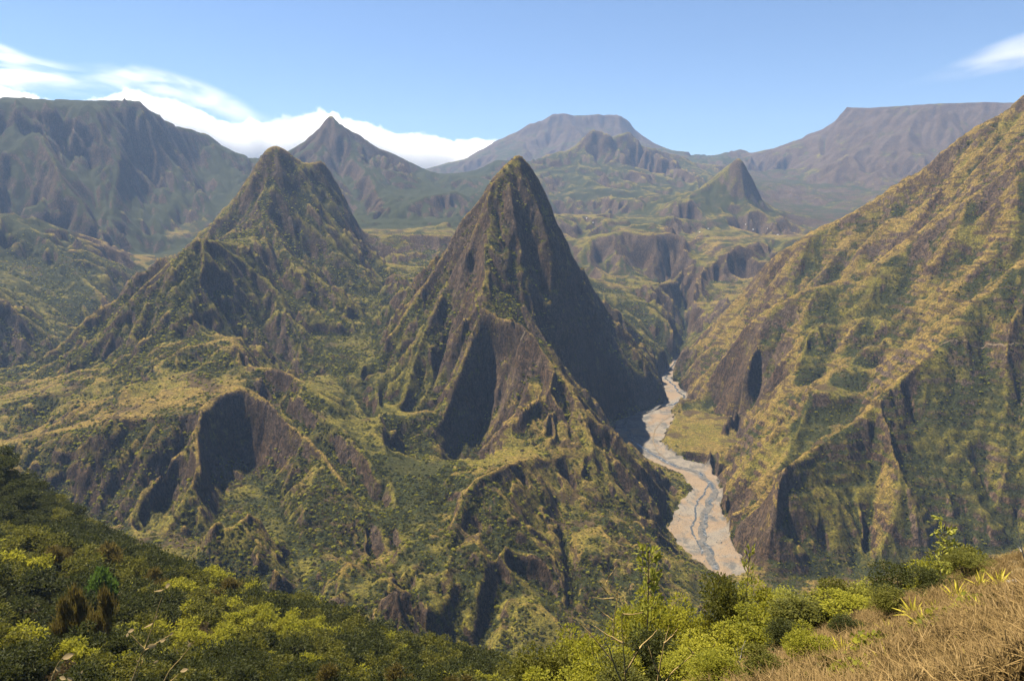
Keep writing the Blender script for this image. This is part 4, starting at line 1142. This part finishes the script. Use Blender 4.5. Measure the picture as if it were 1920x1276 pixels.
for a in (
    (1085, 1176, 150, 40, 'bright', 'leafy yellow-green shrub at the left end of the hedge of shrubs'),
    (1205, 1100, 150, 42, 'bright', 'yellow-green shrub below the tall leafy shoot'),
    (1285, 1120, 150, 44, 'bright', 'yellow-green shrub in front of the lowest gravel bank'),
    (1372, 1068, 125, 44, 'mid', 'olive shrub covering the lower end of the riverbed'),
    (1440, 1088, 130, 46, 'bright', 'yellow-green shrub right of the riverbed end'),
    (1505, 1098, 110, 45, 'fresh', 'pale feathery green shrub, left one of two'),
    (1562, 1082, 110, 47, 'mid', 'olive shrub between the two pale feathery shrubs'),
    (1612, 1074, 100, 48, 'fresh', 'pale feathery green shrub, right one of two'),
    (1690, 1044, 120, 46, 'dark', 'dark green shrub left of the pale leafy shoot'),
    (1765, 1052, 120, 44, 'bright', 'yellow-green shrub at the foot of the pale leafy shoot'),
    (1828, 1026, 160, 44, 'mid', 'wide olive shrub above the grass slope at right'),
    (1880, 1040, 100, 42, 'dark', 'dark green shrub nearest the right edge'),
    (1020, 1214, 150, 34, 'mid', 'olive shrub left of the bare ochre branches'),
    (1130, 1196, 160, 32, 'bright', 'yellow-green shrub behind the bare ochre branches'),
    (1240, 1182, 150, 33, 'dark', 'dark green shrub right behind the bare ochre branches'),
    (1330, 1170, 150, 33, 'bright', 'yellow-green shrub above the bleached twigs'),
    (1420, 1142, 150, 35, 'bright', 'tall yellow-green shrub in the middle of the shrubs'),
    (1520, 1132, 160, 35, 'mid', 'olive green shrub bordering the dry grass'),
    (1608, 1124, 150, 34, 'bright', 'yellow-green shrub at the upper edge of the dry grass'),
    (1700, 1106, 120, 36, 'dark', 'dark shaded shrub in the corner above the dry grass'),
    (1040, 1252, 160, 27, 'bright', 'sunlit yellow-green shrub at the bottom edge left of the bare branches'),
    (1180, 1238, 150, 27, 'mid', 'olive shrub at the bottom edge under the bare branches'),
    (1300, 1218, 140, 27, 'bright', 'sunlit yellow-green shrub at the bottom edge right of the bare branches'),
):
    put_shrub(*a, v=int(a[0]))

def shrub_on(px, py_base, py_top, w, kind, label, v=0):
    p = ground_hit(px, py_base)
    ms = SHRUB[kind][v % len(SHRUB[kind])]
    D = p[1]; h = (py_base - py_top) / FPX * D * 1.06; ww = w / FPX * D
    return put_tree('shrub', ms, (p[0], p[1], ground_z(p[0], p[1]) - 0.03), random.uniform(0, 6.28), (ww / 4.4, ww / 4.4, h / 5.6), label, 'shrub', None, ('stems', 'foliage'))

for a in (
    (1515, 1262, 1160, 120, 'bright', 'rounded yellow-green bush with dark stems standing in the dry grass'),
    (1438, 1300, 1196, 120, 'mid', 'olive bush at the bottom edge left of the dry grass'),
    (1345, 1310, 1208, 130, 'bright', 'low yellow-green bush at the very bottom left of the dry grass'),
    (1588, 1206, 1142, 84, 'dark', 'small dark green shrub just right of the rounded bush'),
    (1476, 1232, 1150, 100, 'dark', 'dark green bush behind the rounded bush'),
    (1668, 1160, 1098, 90, 'mid', 'olive bush on the brow of the dry grass'),
    (1745, 1122, 1062, 90, 'dark', 'dark green bush on the brow of the dry grass'),
    (1815, 1088, 1034, 110, 'mid', 'wide low bush on the brow near the right edge'),
):
    shrub_on(*a, v=int(a[0]))

# two young shoots with large pale leaves
def shoot_meshes(seed, h, leaf, n):
    rg = np.random.default_rng(seed)
    tp = np.array([[math.sin(t * 3) * 0.08 * h * 0.2, math.cos(t * 2.3) * 0.05, t * h] for t in np.linspace(0, 1, 8)])
    wood = [tube(tp, np.linspace(0.05, 0.012, 8), 5)]
    P, O = [], []
    for i in range(n):
        t = rg.uniform(0.12, 1.0) ** 0.8
        base = np.array([np.interp(t, np.linspace(0, 1, 8), tp[:, k]) for k in range(3)])
        a = rg.uniform(0, 6.28); ln = h * 0.17 * (1.15 - t * 0.7)
        tip = base + np.array([math.cos(a), math.sin(a), 0.5]) * ln
        wood.append(tube(np.array([base, (base + tip) / 2, tip]), np.array([0.014, 0.010, 0.005]), 3))
        for q in np.linspace(0.3, 1, 6):
            P.append(base + (tip - base) * q); O.append((tip - base) / ln)
    co, f = leaf_quads(np.array(P), leaf, rg, np.array(O), 0.5, 0.25)
    w = join(wood)
    return mesh_from('shoot wood', *w, WOOD), mesh_from('shoot leaves', co, f, LEAF['fresh'], False)

special_tree(1216, 1042, 36, 70, shoot_meshes(3, 5.0, 0.26, 46), 5.0, 1.7, 'sapling', 'tall leafy shoot with fresh leaves rising above the shrubs in the middle', 'sapling', ('stem', 'leaves'))
special_tree(1772, 986, 38, 60, shoot_meshes(5, 5.0, 0.28, 40), 5.0, 1.7, 'sapling', 'pale green leafy shoot sticking up above the shrubs at right', 'sapling', ('stem', 'leaves'))
special_tree(1405, 1046, 44, 36, shoot_meshes(9, 5.0, 0.24, 30), 5.0, 1.7, 'sapling', 'small yellowish sapling at the lower end of the riverbed', 'sapling', ('stem', 'leaves'))

# ------------------------------------------------------------------ dry grass
def tuft_mesh(seed, n, h):
    rg = np.random.default_rng(seed)
    co, f = [], []
    for i in range(n):
        a = rg.uniform(0, 6.28); lean = rg.uniform(0.1, 0.75); L_ = h * rg.uniform(0.5, 1.2); w = rg.uniform(0.003, 0.007)
        b = np.array([rg.normal() * 0.06, rg.normal() * 0.06, 0])
        d = np.array([math.cos(a), math.sin(a), 0]); s = np.array([-d[1], d[0], 0]) * w
        m_ = b + d * L_ * lean * 0.35 + np.array([0, 0, L_ * 0.55]); t_ = b + d * L_ * lean + np.array([0, 0, L_ * (0.95 - lean * 0.45)])
        k0 = len(co)
        co += [b - s, b + s, m_ + s * 0.8, m_ - s * 0.8, t_ + s * 0.15, t_ - s * 0.15]
        f += [(k0, k0 + 1, k0 + 2, k0 + 3), (k0 + 3, k0 + 2, k0 + 4, k0 + 5)]
    return mesh_from('grass tuft', np.array(co), np.array(f), LEAF['straw'], False)

def grass():
    protos = [proto('tuft_source_%d' % i, tuft_mesh(200 + i, 46, h)) for i, h in enumerate((0.20, 0.26, 0.34, 0.16))]
    k = 34000
    r = np.exp(rng.uniform(math.log(6.5), math.log(36), k)); t = rng.uniform(0.12, 0.78, k)
    x, y = r * np.sin(t), r * np.cos(t)
    z = np.array([ground_z(a, b) for a, b in zip(x, y)])
    cl = fbm(x / 1.6, y / 1.6, 3, 88.0)
    kp = (cl > rng.uniform(-0.9, 0.15, k))
    x, y, z, cl = x[kp], y[kp], z[kp], cl[kp]; k = len(x)
    s = rng.uniform(0.6, 1.35, k) * (1 + 0.5 * cl)
    scatter('grass', 'dry straw-coloured grass covering the slope at lower right', 'grass', np.stack([x, y, z - 0.02], 1), np.stack([s, s, s], 1),
            np.stack([rng.normal(0, 0.18, k), rng.normal(0, 0.18, k), rng.uniform(0, 6.28, k)], 1), rng.integers(0, 4, k), protos)
    lows = [proto('herb_source_%d' % i, bush_mesh('herb', 300 + i, LEAF[c], 160, 0.22)) for i, c in enumerate(('bright', 'mid', 'brown', 'olive'))]
    k = 900
    r = np.exp(rng.uniform(math.log(9), math.log(34), k)); t = rng.uniform(0.15, 0.75, k)
    x, y = r * np.sin(t), r * np.cos(t)
    kp = fbm(x / 2.5, y / 2.5, 3, 99.0) > 0.12
    x, y = x[kp], y[kp]; k = len(x)
    z = np.array([ground_z(a, b) for a, b in zip(x, y)])
    s = rng.uniform(0.14, 0.42, k)
    scatter('undergrowth', 'low green and brown herbs between the dry grass at lower right', 'undergrowth', np.stack([x, y, z], 1), np.stack([s, s, s * 0.8], 1),
            np.stack([0 * x, 0 * x, rng.uniform(0, 6.28, k)], 1), rng.integers(0, 4, k), lows)

grass()

# ------------------------------------------------------------------ yellow agave rosettes
def agave_leaf(L_=0.55, w=0.075, bend=0.16):
    co, f = [], []
    for i, t in enumerate(np.linspace(0, 1, 6)):
        ww = w * (0.55 + 0.9 * t if t < 0.4 else (1 - t) * 1.52) * 0.5 + 0.001
        x = t * L_; z = -bend * t * t * L_ * 1.2
        co += [(x, -ww, z + ww * 0.5), (x, 0, z), (x, ww, z + ww * 0.5)]
    for i in range(5):
        for j in range(2):
            f.append((i * 3 + j, i * 3 + j + 1, i * 3 + j + 4, i * 3 + j + 3))
    return mesh_from('agave leaf', np.array(co), np.array(f), LEAF['yellow'])

AGL = [agave_leaf(0.58, 0.085, 0.10), agave_leaf(0.64, 0.078, 0.22), agave_leaf(0.52, 0.08, 0.0)]
AGAVES = [
    (1711, 1160, 1.0, 'yellow agave on the upper edge of the grass, left of a pair'), (1751, 1152, 0.8, 'yellow agave on the upper edge of the grass, right of a pair'),
    (1793, 1134, 1.2, 'large yellow agave below the pale leafy shoot'), (1803, 1148, 1.0, 'yellow agave just below the large upper one'),
    (1733, 1192, 1.5, 'largest bright yellow agave in the middle of the grass'), (1832, 1166, 1.3, 'upright yellow agave below the grey rock'),
    (1663, 1194, 0.8, 'small yellow agave left of the largest one'), (1615, 1190, 0.7, 'small yellow agave at the left edge of the grass'),
    (1578, 1234, 1.1, 'yellow agave beside the rounded bush with dark stems'), (1613, 1222, 0.9, 'yellow agave just right of the rounded bush'),
    (1662, 1268, 1.4, 'wide yellow agave at the bottom edge of the grass'), (1505, 1274, 1.1, 'yellow agave at the bottom edge under the rounded bush'),
    (1716, 1242, 0.8, 'small yellow agave right of the bottom agave'), (1793, 1204, 0.8, 'small yellow agave below the upright one'),
    (1816, 1190, 0.7, 'small yellow agave between the upright one and its lower neighbour'), (1871, 1106, 1.0, 'yellow agave left of the grey rock'),
    (1838, 1108, 0.9, 'yellow agave at the top of the grass slope'), (1812, 1266, 1.1, 'yellow agave near the bottom right corner, left one'),
    (1902, 1126, 0.8, 'yellow agave directly below the grey rock'), (1906, 1262, 1.2, 'tall yellow agave in the bottom right corner'),
    (1678, 1230, 0.6, 'tiny yellow agave among the grass left of centre'),
]

def agave(px, py, s, label):
    p = ground_hit(px, py)
    root = link(bpy.data.objects.new('agave', None)); root.location = (p[0], p[1], ground_z(p[0], p[1]) + 0.06)
    root.rotation_euler = (0.1, -0.15, random.uniform(0, 6.28)); root.scale = (s * 0.048 * p[1] * 1.1,) * 3
    root.empty_display_size = 0.2
    tag(root, label, 'agave', 'yellow agaves in the dry grass')
    n = random.randint(20, 26)
    for i in range(n):
        t = i / (n - 1)
        c = bpy.data.objects.new('leaf', AGL[i % 3])
        el = math.radians(22 + 62 * t + random.uniform(-8, 8)); az = i * 2.399 + random.uniform(-0.2, 0.2)
        c.rotation_euler = (random.uniform(-0.2, 0.2), -el, az)
        k = random.uniform(0.75, 1.1); c.scale = (k, k, k)
        link(c, root)

for a in AGAVES:
    agave(*a)

# ------------------------------------------------------------------ footpaths and the hamlet
MAT_PATH = plain_material('trodden earth', (0.10, 0.075, 0.045), (0.16, 0.12, 0.075), 0.3, 0.95, 0.05)

def footpath(pts, width, label, lift=0.5):
    P = np.array([ground_hit(px, py, 800.0, 3600.0) for px, py in pts])
    t = np.linspace(0, 1, len(P)); tt = np.linspace(0, 1, len(P) * 8)
    Q = np.stack([np.interp(tt, t, P[:, k]) for k in range(3)], 1)
    T = np.gradient(Q, axis=0); T[:, 2] = 0; T /= np.linalg.norm(T, axis=1)[:, None] + 1e-9
    S = np.stack([T[:, 1], -T[:, 0], 0 * T[:, 0]], 1) * width
    A_, B_ = Q + S, Q - S
    for q in (A_, B_):
        q[:, 2] = [ground_z(a, b) + lift for a, b in q[:, :2]]
    co = np.stack([A_, B_], 1).reshape(-1, 3)
    o = link(bpy.data.objects.new('path', mesh_from('path', co, np.array([(2 * i, 2 * i + 2, 2 * i + 3, 2 * i + 1) for i in range(len(Q) - 1)]), MAT_PATH)))
    tag(o, label, 'path', kind='structure')

footpath([(1762, 648), (1785, 644), (1815, 644), (1850, 646), (1885, 650), (1925, 653)], 1.1, 'thin level trail crossing the golden mountainside at right')
footpath([(1262, 776), (1242, 790), (1228, 806), (1224, 826), (1232, 846), (1246, 858)], 1.8, 'pale track over the gravel inside the river bend', 0.6)
footpath([(975, 606), (984, 612), (990, 620), (984, 630), (976, 640)], 1.8, 'short bare trail on the crest of the central peak')

def house_meshes():
    w, d, h, r = 5.0, 3.6, 3.0, 1.9
    wc = [(x, y, z) for z in (-1.5, h) for y in (-d, d) for x in (-w, w)] + [(-w, 0, h + r), (w, 0, h + r)]
    wf = [(0, 1, 5, 4), (1, 3, 7, 5), (3, 2, 6, 7), (2, 0, 4, 6), (4, 6, 8, 8), (5, 9, 9, 7)]
    bm = bmesh.new(); vs = [bm.verts.new(c) for c in wc]
    for f in wf:
        bm.faces.new([vs[i] for i in dict.fromkeys(f)])
    wall = bpy.data.meshes.new('house wall'); bm.to_mesh(wall); bm.free()
    wall.materials.append(plain_material('white plaster', (0.55, 0.54, 0.50), (0.72, 0.70, 0.66), 0.8, 0.9, 0.02))
    o = 0.35
    rc = [(-w - o, -d - o, h - 0.3), (w + o, -d - o, h - 0.3), (w + o, 0, h + r + 0.15), (-w - o, 0, h + r + 0.15), (-w - o, d + o, h - 0.3), (w + o, d + o, h - 0.3)]
    roof = mesh_from('house roof', rc, [(0, 1, 2, 3), (3, 2, 5, 4)], plain_material('pale sheet roof', (0.50, 0.50, 0.50), (0.66, 0.65, 0.63), 0.5, 0.6, 0.02), False)
    return wall, roof

HOUSE = house_meshes()
for px, py, lb in ((1398, 427, 'on the green shelf below the rock horn, left one'), (1412, 433, 'on the green shelf below the rock horn, middle one'), (1440, 430, 'on the green shelf below the rock horn, right one'),
                   (1458, 441, 'at the lower right end of the green shelf'), (1312, 436, 'alone between the inner cliffs'), (1328, 430, 'at the left end of the green shelf'),
                   (1100, 411, 'just right of the central peak, upper one'), (1112, 418, 'just right of the central peak, lower one')):
    p = ground_hit(px, py, 2600.0, 9000.0)
    put_tree('house', HOUSE, (p[0], p[1], ground_z(p[0], p[1])), random.uniform(-0.6, 0.6), 1.0, 'tiny white hamlet house ' + lb, 'house', None, ('wall', 'roof'))

# ------------------------------------------------------------------ rock in the grass
def rock(px, py, size, label, seed, sq=(1, 0.8, 0.75)):
    p = ground_hit(px, py)
    bm = bmesh.new(); bmesh.ops.create_icosphere(bm, subdivisions=4, radius=1.0)
    rg = np.random.default_rng(seed)
    planes = rg.normal(size=(16, 3)); planes /= np.linalg.norm(planes, axis=1)[:, None]; off = rg.uniform(0.62, 0.95, 16)
    for v in bm.verts:
        c = np.array(v.co); d = planes @ c
        k = min(1.0, (off / np.maximum(d, 1e-3))[d > 0.05].min()) if (d > 0.05).any() else 1.0
        c = c * k
        c = c * (1 + 0.05 * math.sin(c[0] * 9 + seed) * math.sin(c[1] * 8 + c[2] * 7))
        v.co = Vector(c * np.array(sq) * size)
    me = bpy.data.meshes.new('rock'); bm.to_mesh(me); bm.free()
    me.materials.append(plain_material('pale grey stone', (0.16, 0.15, 0.135), (0.46, 0.43, 0.39), 5.0, 0.9, 0.04))
    o = link(bpy.data.objects.new('rock', me)); o.location = (p[0], p[1], ground_z(p[0], p[1]) + size * 0.3)
    tag(o, label, 'rock')
    return o

rock(1901, 1104, 0.24, 'pale grey rock in the grass at the right edge', 4)
rock(1909, 1116, 0.13, 'smaller pale stone just below the grey rock', 8)

# ------------------------------------------------------------------ bare branches close to the lookout
def branch_parts(root, polys, D, r0, mat, wob=0.02, seed=1, name='branch'):
    rg = np.random.default_rng(seed)
    for pts in polys:
        P = np.array([place(px, py, D + dd) for px, py, dd in pts])
        t = np.linspace(0, 1, len(P)); tt = np.linspace(0, 1, len(P) * 4)
        Q = np.stack([np.interp(tt, t, P[:, k]) for k in range(3)], 1) + rg.normal(0, wob * 0.15, (len(tt), 3))
        co, f = tube(Q, np.linspace(r0, r0 * 0.3, len(Q)), 6)
        o = link(bpy.data.objects.new(name, mesh_from(name, co - np.array(root.location), f, mat)), root)

def bare_thing(name, px, py, D, label, cat):
    root = link(bpy.data.objects.new(name, None)); root.location = place(px, py, D); root.empty_display_size = 0.1
    tag(root, label, cat)
    return root

b1 = bare_thing('bare_shrub', 1180, 1330, 13, 'leafless shrub of pale ochre branches in front of the shrubs', 'bare shrub')
branch_parts(b1, [
    [(1180, 1330, 0), (1172, 1262, 0), (1168, 1200, .1), (1166, 1150, .1)],
    [(1176, 1300, 0), (1150, 1240, .2), (1110, 1190, .3), (1085, 1165, .4)],
    [(1168, 1205, 0.1), (1140, 1190, .2), (1112, 1172, .3)],
    [(1225, 1330, .2), (1235, 1262, .3), (1246, 1205, .3), (1254, 1172, .4)],
    [(1225, 1310, .2), (1262, 1258, .2), (1300, 1225, .1)],
    [(1235, 1262, .3), (1222, 1230, .4), (1214, 1205, .5)],
    [(1166, 1150, .1), (1180, 1152, .1), (1206, 1148, .2)],
    [(1172, 1262, 0), (1200, 1212, -.1), (1222, 1192, -.1), (1232, 1180, -.1)],
    [(1150, 1240, .2), (1142, 1215, .2), (1130, 1196, .2)],
    [(1246, 1205, .3), (1262, 1190, .3), (1270, 1178, .3)],
    [(1300, 1225, .1), (1290, 1212, .1)],
], 13, 0.020, WOOD_PALE, 0.03, 3)
b2 = bare_thing('bare_twigs', 1120, 1190, 15, 'crooked pale dead twigs over the dark crag', 'twigs')
branch_parts(b2, [
    [(1150, 1190, 0), (1152, 1160, 0), (1158, 1112, 0), (1165, 1098, 0)],
    [(1150, 1162, 0), (1130, 1148, .1), (1112, 1130, .1)],
    [(1152, 1120, 0), (1130, 1122, .1), (1110, 1118, .1)],
    [(1140, 1112, 0), (1128, 1098, 0), (1120, 1088, 0)],
    [(1136, 1092, 0), (1146, 1076, 0), (1156, 1060, 0)],
], 15, 0.014, WOOD_PALE, 0.03, 5)
b3 = bare_thing('dead_twigs', 1388, 1262, 22, 'bleached dead twigs standing in the shrubs', 'twigs')
branch_parts(b3, [[(1388, 1270, 0), (1387, 1236, 0), (1382, 1205, 0)], [(1387, 1240, 0), (1392, 1214, .1), (1398, 1200, .1)], [(1388, 1250, 0), (1380, 1226, 0), (1376, 1212, 0)]], 22, 0.022, WOOD_WHITE, 0.03, 6)
b4 = bare_thing('dead_twigs', 1920, 1060, 14, 'bleached bare twig at the right edge above the grass', 'twigs')
branch_parts(b4, [[(1925, 1060, 0), (1916, 1030, 0), (1911, 1008, 0), (1908, 992, 0)], [(1916, 1034, 0), (1908, 1022, .1), (1904, 1012, .1)]], 14, 0.014, WOOD_WHITE, 0.02, 7)

def stem(px, py, D, polys, leaves, label, seed):
    root = bare_thing('leafy_stem', px, py, D, label, 'plant')
    branch_parts(root, polys, D, 0.008, WOOD_PALE, 0.01, seed, 'stem')
    rg = np.random.default_rng(seed)
    for lx, ly, ang, ln in leaves:
        p = np.array(place(lx, ly, D)) - np.array(root.location)
        L_ = ln / FPX * D
        co, f = [], []
        for t in np.linspace(0, 1, 6):
            w = math.sin(math.pi * min(1, t * 0.95 + 0.05)) * L_ * 0.26
            co += [(t * L_, -w, 0.18 * w), (t * L_, 0, -0.05 * L_ * t), (t * L_, w, 0.18 * w)]
        for i in range(5):
            for j in range(2):
                f.append((i * 3 + j, i * 3 + j + 1, i * 3 + j + 4, i * 3 + j + 3))
        o = link(bpy.data.objects.new('leaf', mesh_from('leaf', np.array(co), np.array(f), LEAF['dead'])), root)
        o.location = p; o.rotation_euler = (rg.uniform(0.6, 1.5), -math.radians(ang), rg.uniform(-0.4, 0.4))

stem(240, 1300, 6, [
    [(236, 1310, 0), (252, 1262, 0), (268, 1222, 0), (284, 1180, 0), (296, 1140, 0), (306, 1112, 0), (310, 1098, 0)],
    [(270, 1220, 0), (292, 1206, .05), (312, 1194, .05), (326, 1184, .05)],
    [(270, 1216, 0), (256, 1200, 0), (240, 1184, 0)],
    [(246, 1290, 0), (262, 1250, 0), (272, 1228, 0)],
], [(306, 1104, 195, 20), (310, 1100, 35, 18), (288, 1166, 205, 20), (292, 1160, 60, 12), (276, 1212, 12, 20), (300, 1202, 25, 14), (318, 1190, 40, 12), (240, 1184, 20, 14), (240, 1186, 250, 10), (262, 1240, 150, 8)],
    'tall leaning withered stem with a few leaves at lower left', 11)
stem(100, 1300, 6, [[(88, 1310, 0), (98, 1268, 0), (108, 1244, 0), (118, 1232, 0)], [(98, 1268, 0), (112, 1246, 0)], [(150, 1300, 0), (152, 1270, 0), (146, 1256, 0)]],
     [(116, 1234, 15, 24), (104, 1250, 330, 14), (112, 1268, 350, 16), (126, 1270, 355, 15), (152, 1262, 60, 8)], 'short withered stem with curled leaves in the bottom left corner', 12)
stem(310, 1300, 6, [[(300, 1290, 0), (318, 1256, 0), (340, 1232, 0), (356, 1212, 0), (366, 1200, 0)], [(310, 1285, 0), (336, 1262, 0)]],
     [(352, 1212, 50, 12), (334, 1226, 100, 10), (338, 1258, 10, 16), (328, 1220, 95, 9), (288, 1242, 20, 10), (356, 1205, 120, 8)], 'withered stem with heart-shaped leaves right of the tall one', 13)

# ------------------------------------------------------------------ clouds, all beyond the hazy air
def cloud_material(name, density, aniso, build):
    m = bpy.data.materials.new(name); m.use_nodes = True
    nt = m.node_tree; nt.nodes.remove(nt.nodes['Principled BSDF'])
    v = nt.nodes.new('ShaderNodeVolumePrincipled')
    v.inputs['Color'].default_value = (1, 1, 1, 1); v.inputs['Anisotropy'].default_value = aniso
    pos = nt.nodes.new('ShaderNodeNewGeometry').outputs['Position']
    d = build(nt, pos)
    nt.links.new(math_(nt, 'MULTIPLY', d, density), v.inputs['Density'])
    nt.links.new(v.outputs[0], nt.nodes['Material Output'].inputs['Volume'])
    return m

def curve(nt, x, pts):
    """Piecewise linear through pts = [(x, y)...] by a float curve."""
    x0, x1 = pts[0][0], pts[-1][0]; y0, y1 = min(p[1] for p in pts), max(p[1] for p in pts)
    mr = node(nt, 'ShaderNodeMapRange', clamp=True); nt.links.new(x, mr.inputs[0]); mr.inputs[1].default_value = x0; mr.inputs[2].default_value = x1
    fc = nt.nodes.new('ShaderNodeFloatCurve'); c = fc.mapping.curves[0]
    while len(c.points) > 2:
        c.points.remove(c.points[1])
    n = [((p[0] - x0) / (x1 - x0), (p[1] - y0) / (y1 - y0)) for p in pts]
    c.points[0].location = n[0]; c.points[-1].location = n[-1]
    for p in n[1:-1]:
        c.points.new(*p)
    for p in c.points:
        p.handle_type = 'VECTOR'
    fc.mapping.update()
    nt.links.new(mr.outputs[0], fc.inputs['Value'])
    return math_(nt, 'MULTIPLY_ADD', fc.outputs[0], y1 - y0, y0)

def domain(name, b, mat, label, rate):
    x0, x1, y0, y1, z0, z1 = b
    co = [(x, y, z) for z in (z0, z1) for y in (y0, y1) for x in (x0, x1)]
    f = [(0, 2, 3, 1), (4, 5, 7, 6), (0, 1, 5, 4), (2, 6, 7, 3), (0, 4, 6, 2), (1, 3, 7, 5)]
    o = link(bpy.data.objects.new(name, mesh_from(name, co, f, mat, False)))
    mat.cycles.volume_step_rate = rate
    tag(o, label, 'cloud', kind='stuff')

CD = 15200.0
def top_at(pts):
    return [(place(px, py, CD)[0], place(px, py, CD)[2]) for px, py in pts]

def bank(nt, pos):
    sep = nt.nodes.new('ShaderNodeSeparateXYZ'); nt.links.new(pos, sep.inputs[0])
    top = curve(nt, sep.outputs[0], top_at([(-60, 205), (0, 190), (20, 182), (60, 182), (90, 192), (120, 215), (200, 215), (245, 190), (262, 176), (290, 178), (330, 196), (380, 216), (420, 236), (470, 240), (530, 234), (590, 222), (618, 212), (650, 230), (690, 240), (730, 254), (770, 262), (805, 256), (850, 266), (900, 262), (960, 268), (1010, 276), (1060, 300), (1120, 340)]))
    n = noise(nt, pos, 0.0021, 8, 0.66); n2 = noise(nt, pos, 0.0005, 3, 0.5)
    e = math_(nt, 'ADD', math_(nt, 'MULTIPLY', math_(nt, 'SUBTRACT', n, 0.5), 820.0), math_(nt, 'MULTIPLY', math_(nt, 'SUBTRACT', n2, 0.5), 380.0))
    h = math_(nt, 'ADD', math_(nt, 'SUBTRACT', top, sep.outputs[2]), e)
    return ramp(nt, h, -10.0, 70.0)

xa, xb = place(-60, 200, CD)[0], place(1120, 300, CD)[0]
domain('cloud', (xa, xb, 14300, 16200, 500, 3000), cloud_material('cumulus', 0.0046, 0.35, bank), 'bright white cloud bank lying behind the left and central peaks', 0.35)

def veil(pts_top, pts_bot, y0, y1, dens, stretch):
    def build(nt, pos):
        sep = nt.nodes.new('ShaderNodeSeparateXYZ'); nt.links.new(pos, sep.inputs[0])
        # bearing and elevation of the streak are fixed in the air mass: measured along x / y and z / y of its own distance
        xs = sep.outputs[0]; zs = sep.outputs[2]
        top = curve(nt, xs, pts_top); bot = curve(nt, xs, pts_bot)
        n = noise(nt, scaled(nt, pos, 0.00034, 0.00008, 0.0019), 1.0, 8, 0.64, 1.0)
        n2 = noise(nt, scaled(nt, pos, 0.0012, 0.0003, 0.004), 1.0, 5, 0.6, 0.5)
        m = math_(nt, 'MULTIPLY', math_(nt, 'SUBTRACT', top, zs), math_(nt, 'SUBTRACT', zs, bot))
        m = ramp(nt, m, -20000.0, 520000.0)
        k = math_(nt, 'ADD', n, math_(nt, 'MULTIPLY', math_(nt, 'SUBTRACT', n2, 0.5), 0.35))
        return math_(nt, 'MULTIPLY', m, ramp(nt, k, 0.36, 0.64))
    return cloud_material('cirrus', dens, 0.4, build)

CD2 = 19000.0
def at2(pts):
    return [(place(px, py, CD2)[0], place(px, py, CD2)[2]) for px, py in pts]
domain('cloud', (at2([(-150, 100)])[0][0], at2([(570, 200)])[0][0], 18500, 19500, 2500, 6200),
       veil(at2([(-150, 60), (0, 76), (60, 104), (150, 122), (260, 118), (330, 134), (400, 158), (450, 182), (480, 205), (540, 230), (570, 245)]),
            at2([(-150, 180), (0, 178), (60, 178), (150, 186), (260, 192), (330, 205), (400, 222), (450, 236), (480, 242), (540, 246), (570, 248)]), 18500, 19500, 0.0036, 1),
       'wispy white streak of high cloud at the upper left', 0.15)
domain('cloud', (at2([(1690, 100)])[0][0], at2([(2080, 100)])[0][0], 18500, 19500, 2800, 6000),
       veil(at2([(1690, 158), (1760, 128), (1830, 92), (1880, 70), (1940, 52), (2080, 20)]), at2([(1690, 162), (1760, 158), (1830, 148), (1880, 140), (1940, 128), (2080, 90)]), 18500, 19500, 0.0024, 1),
       'faint cloud wisp at the upper right', 0.15)
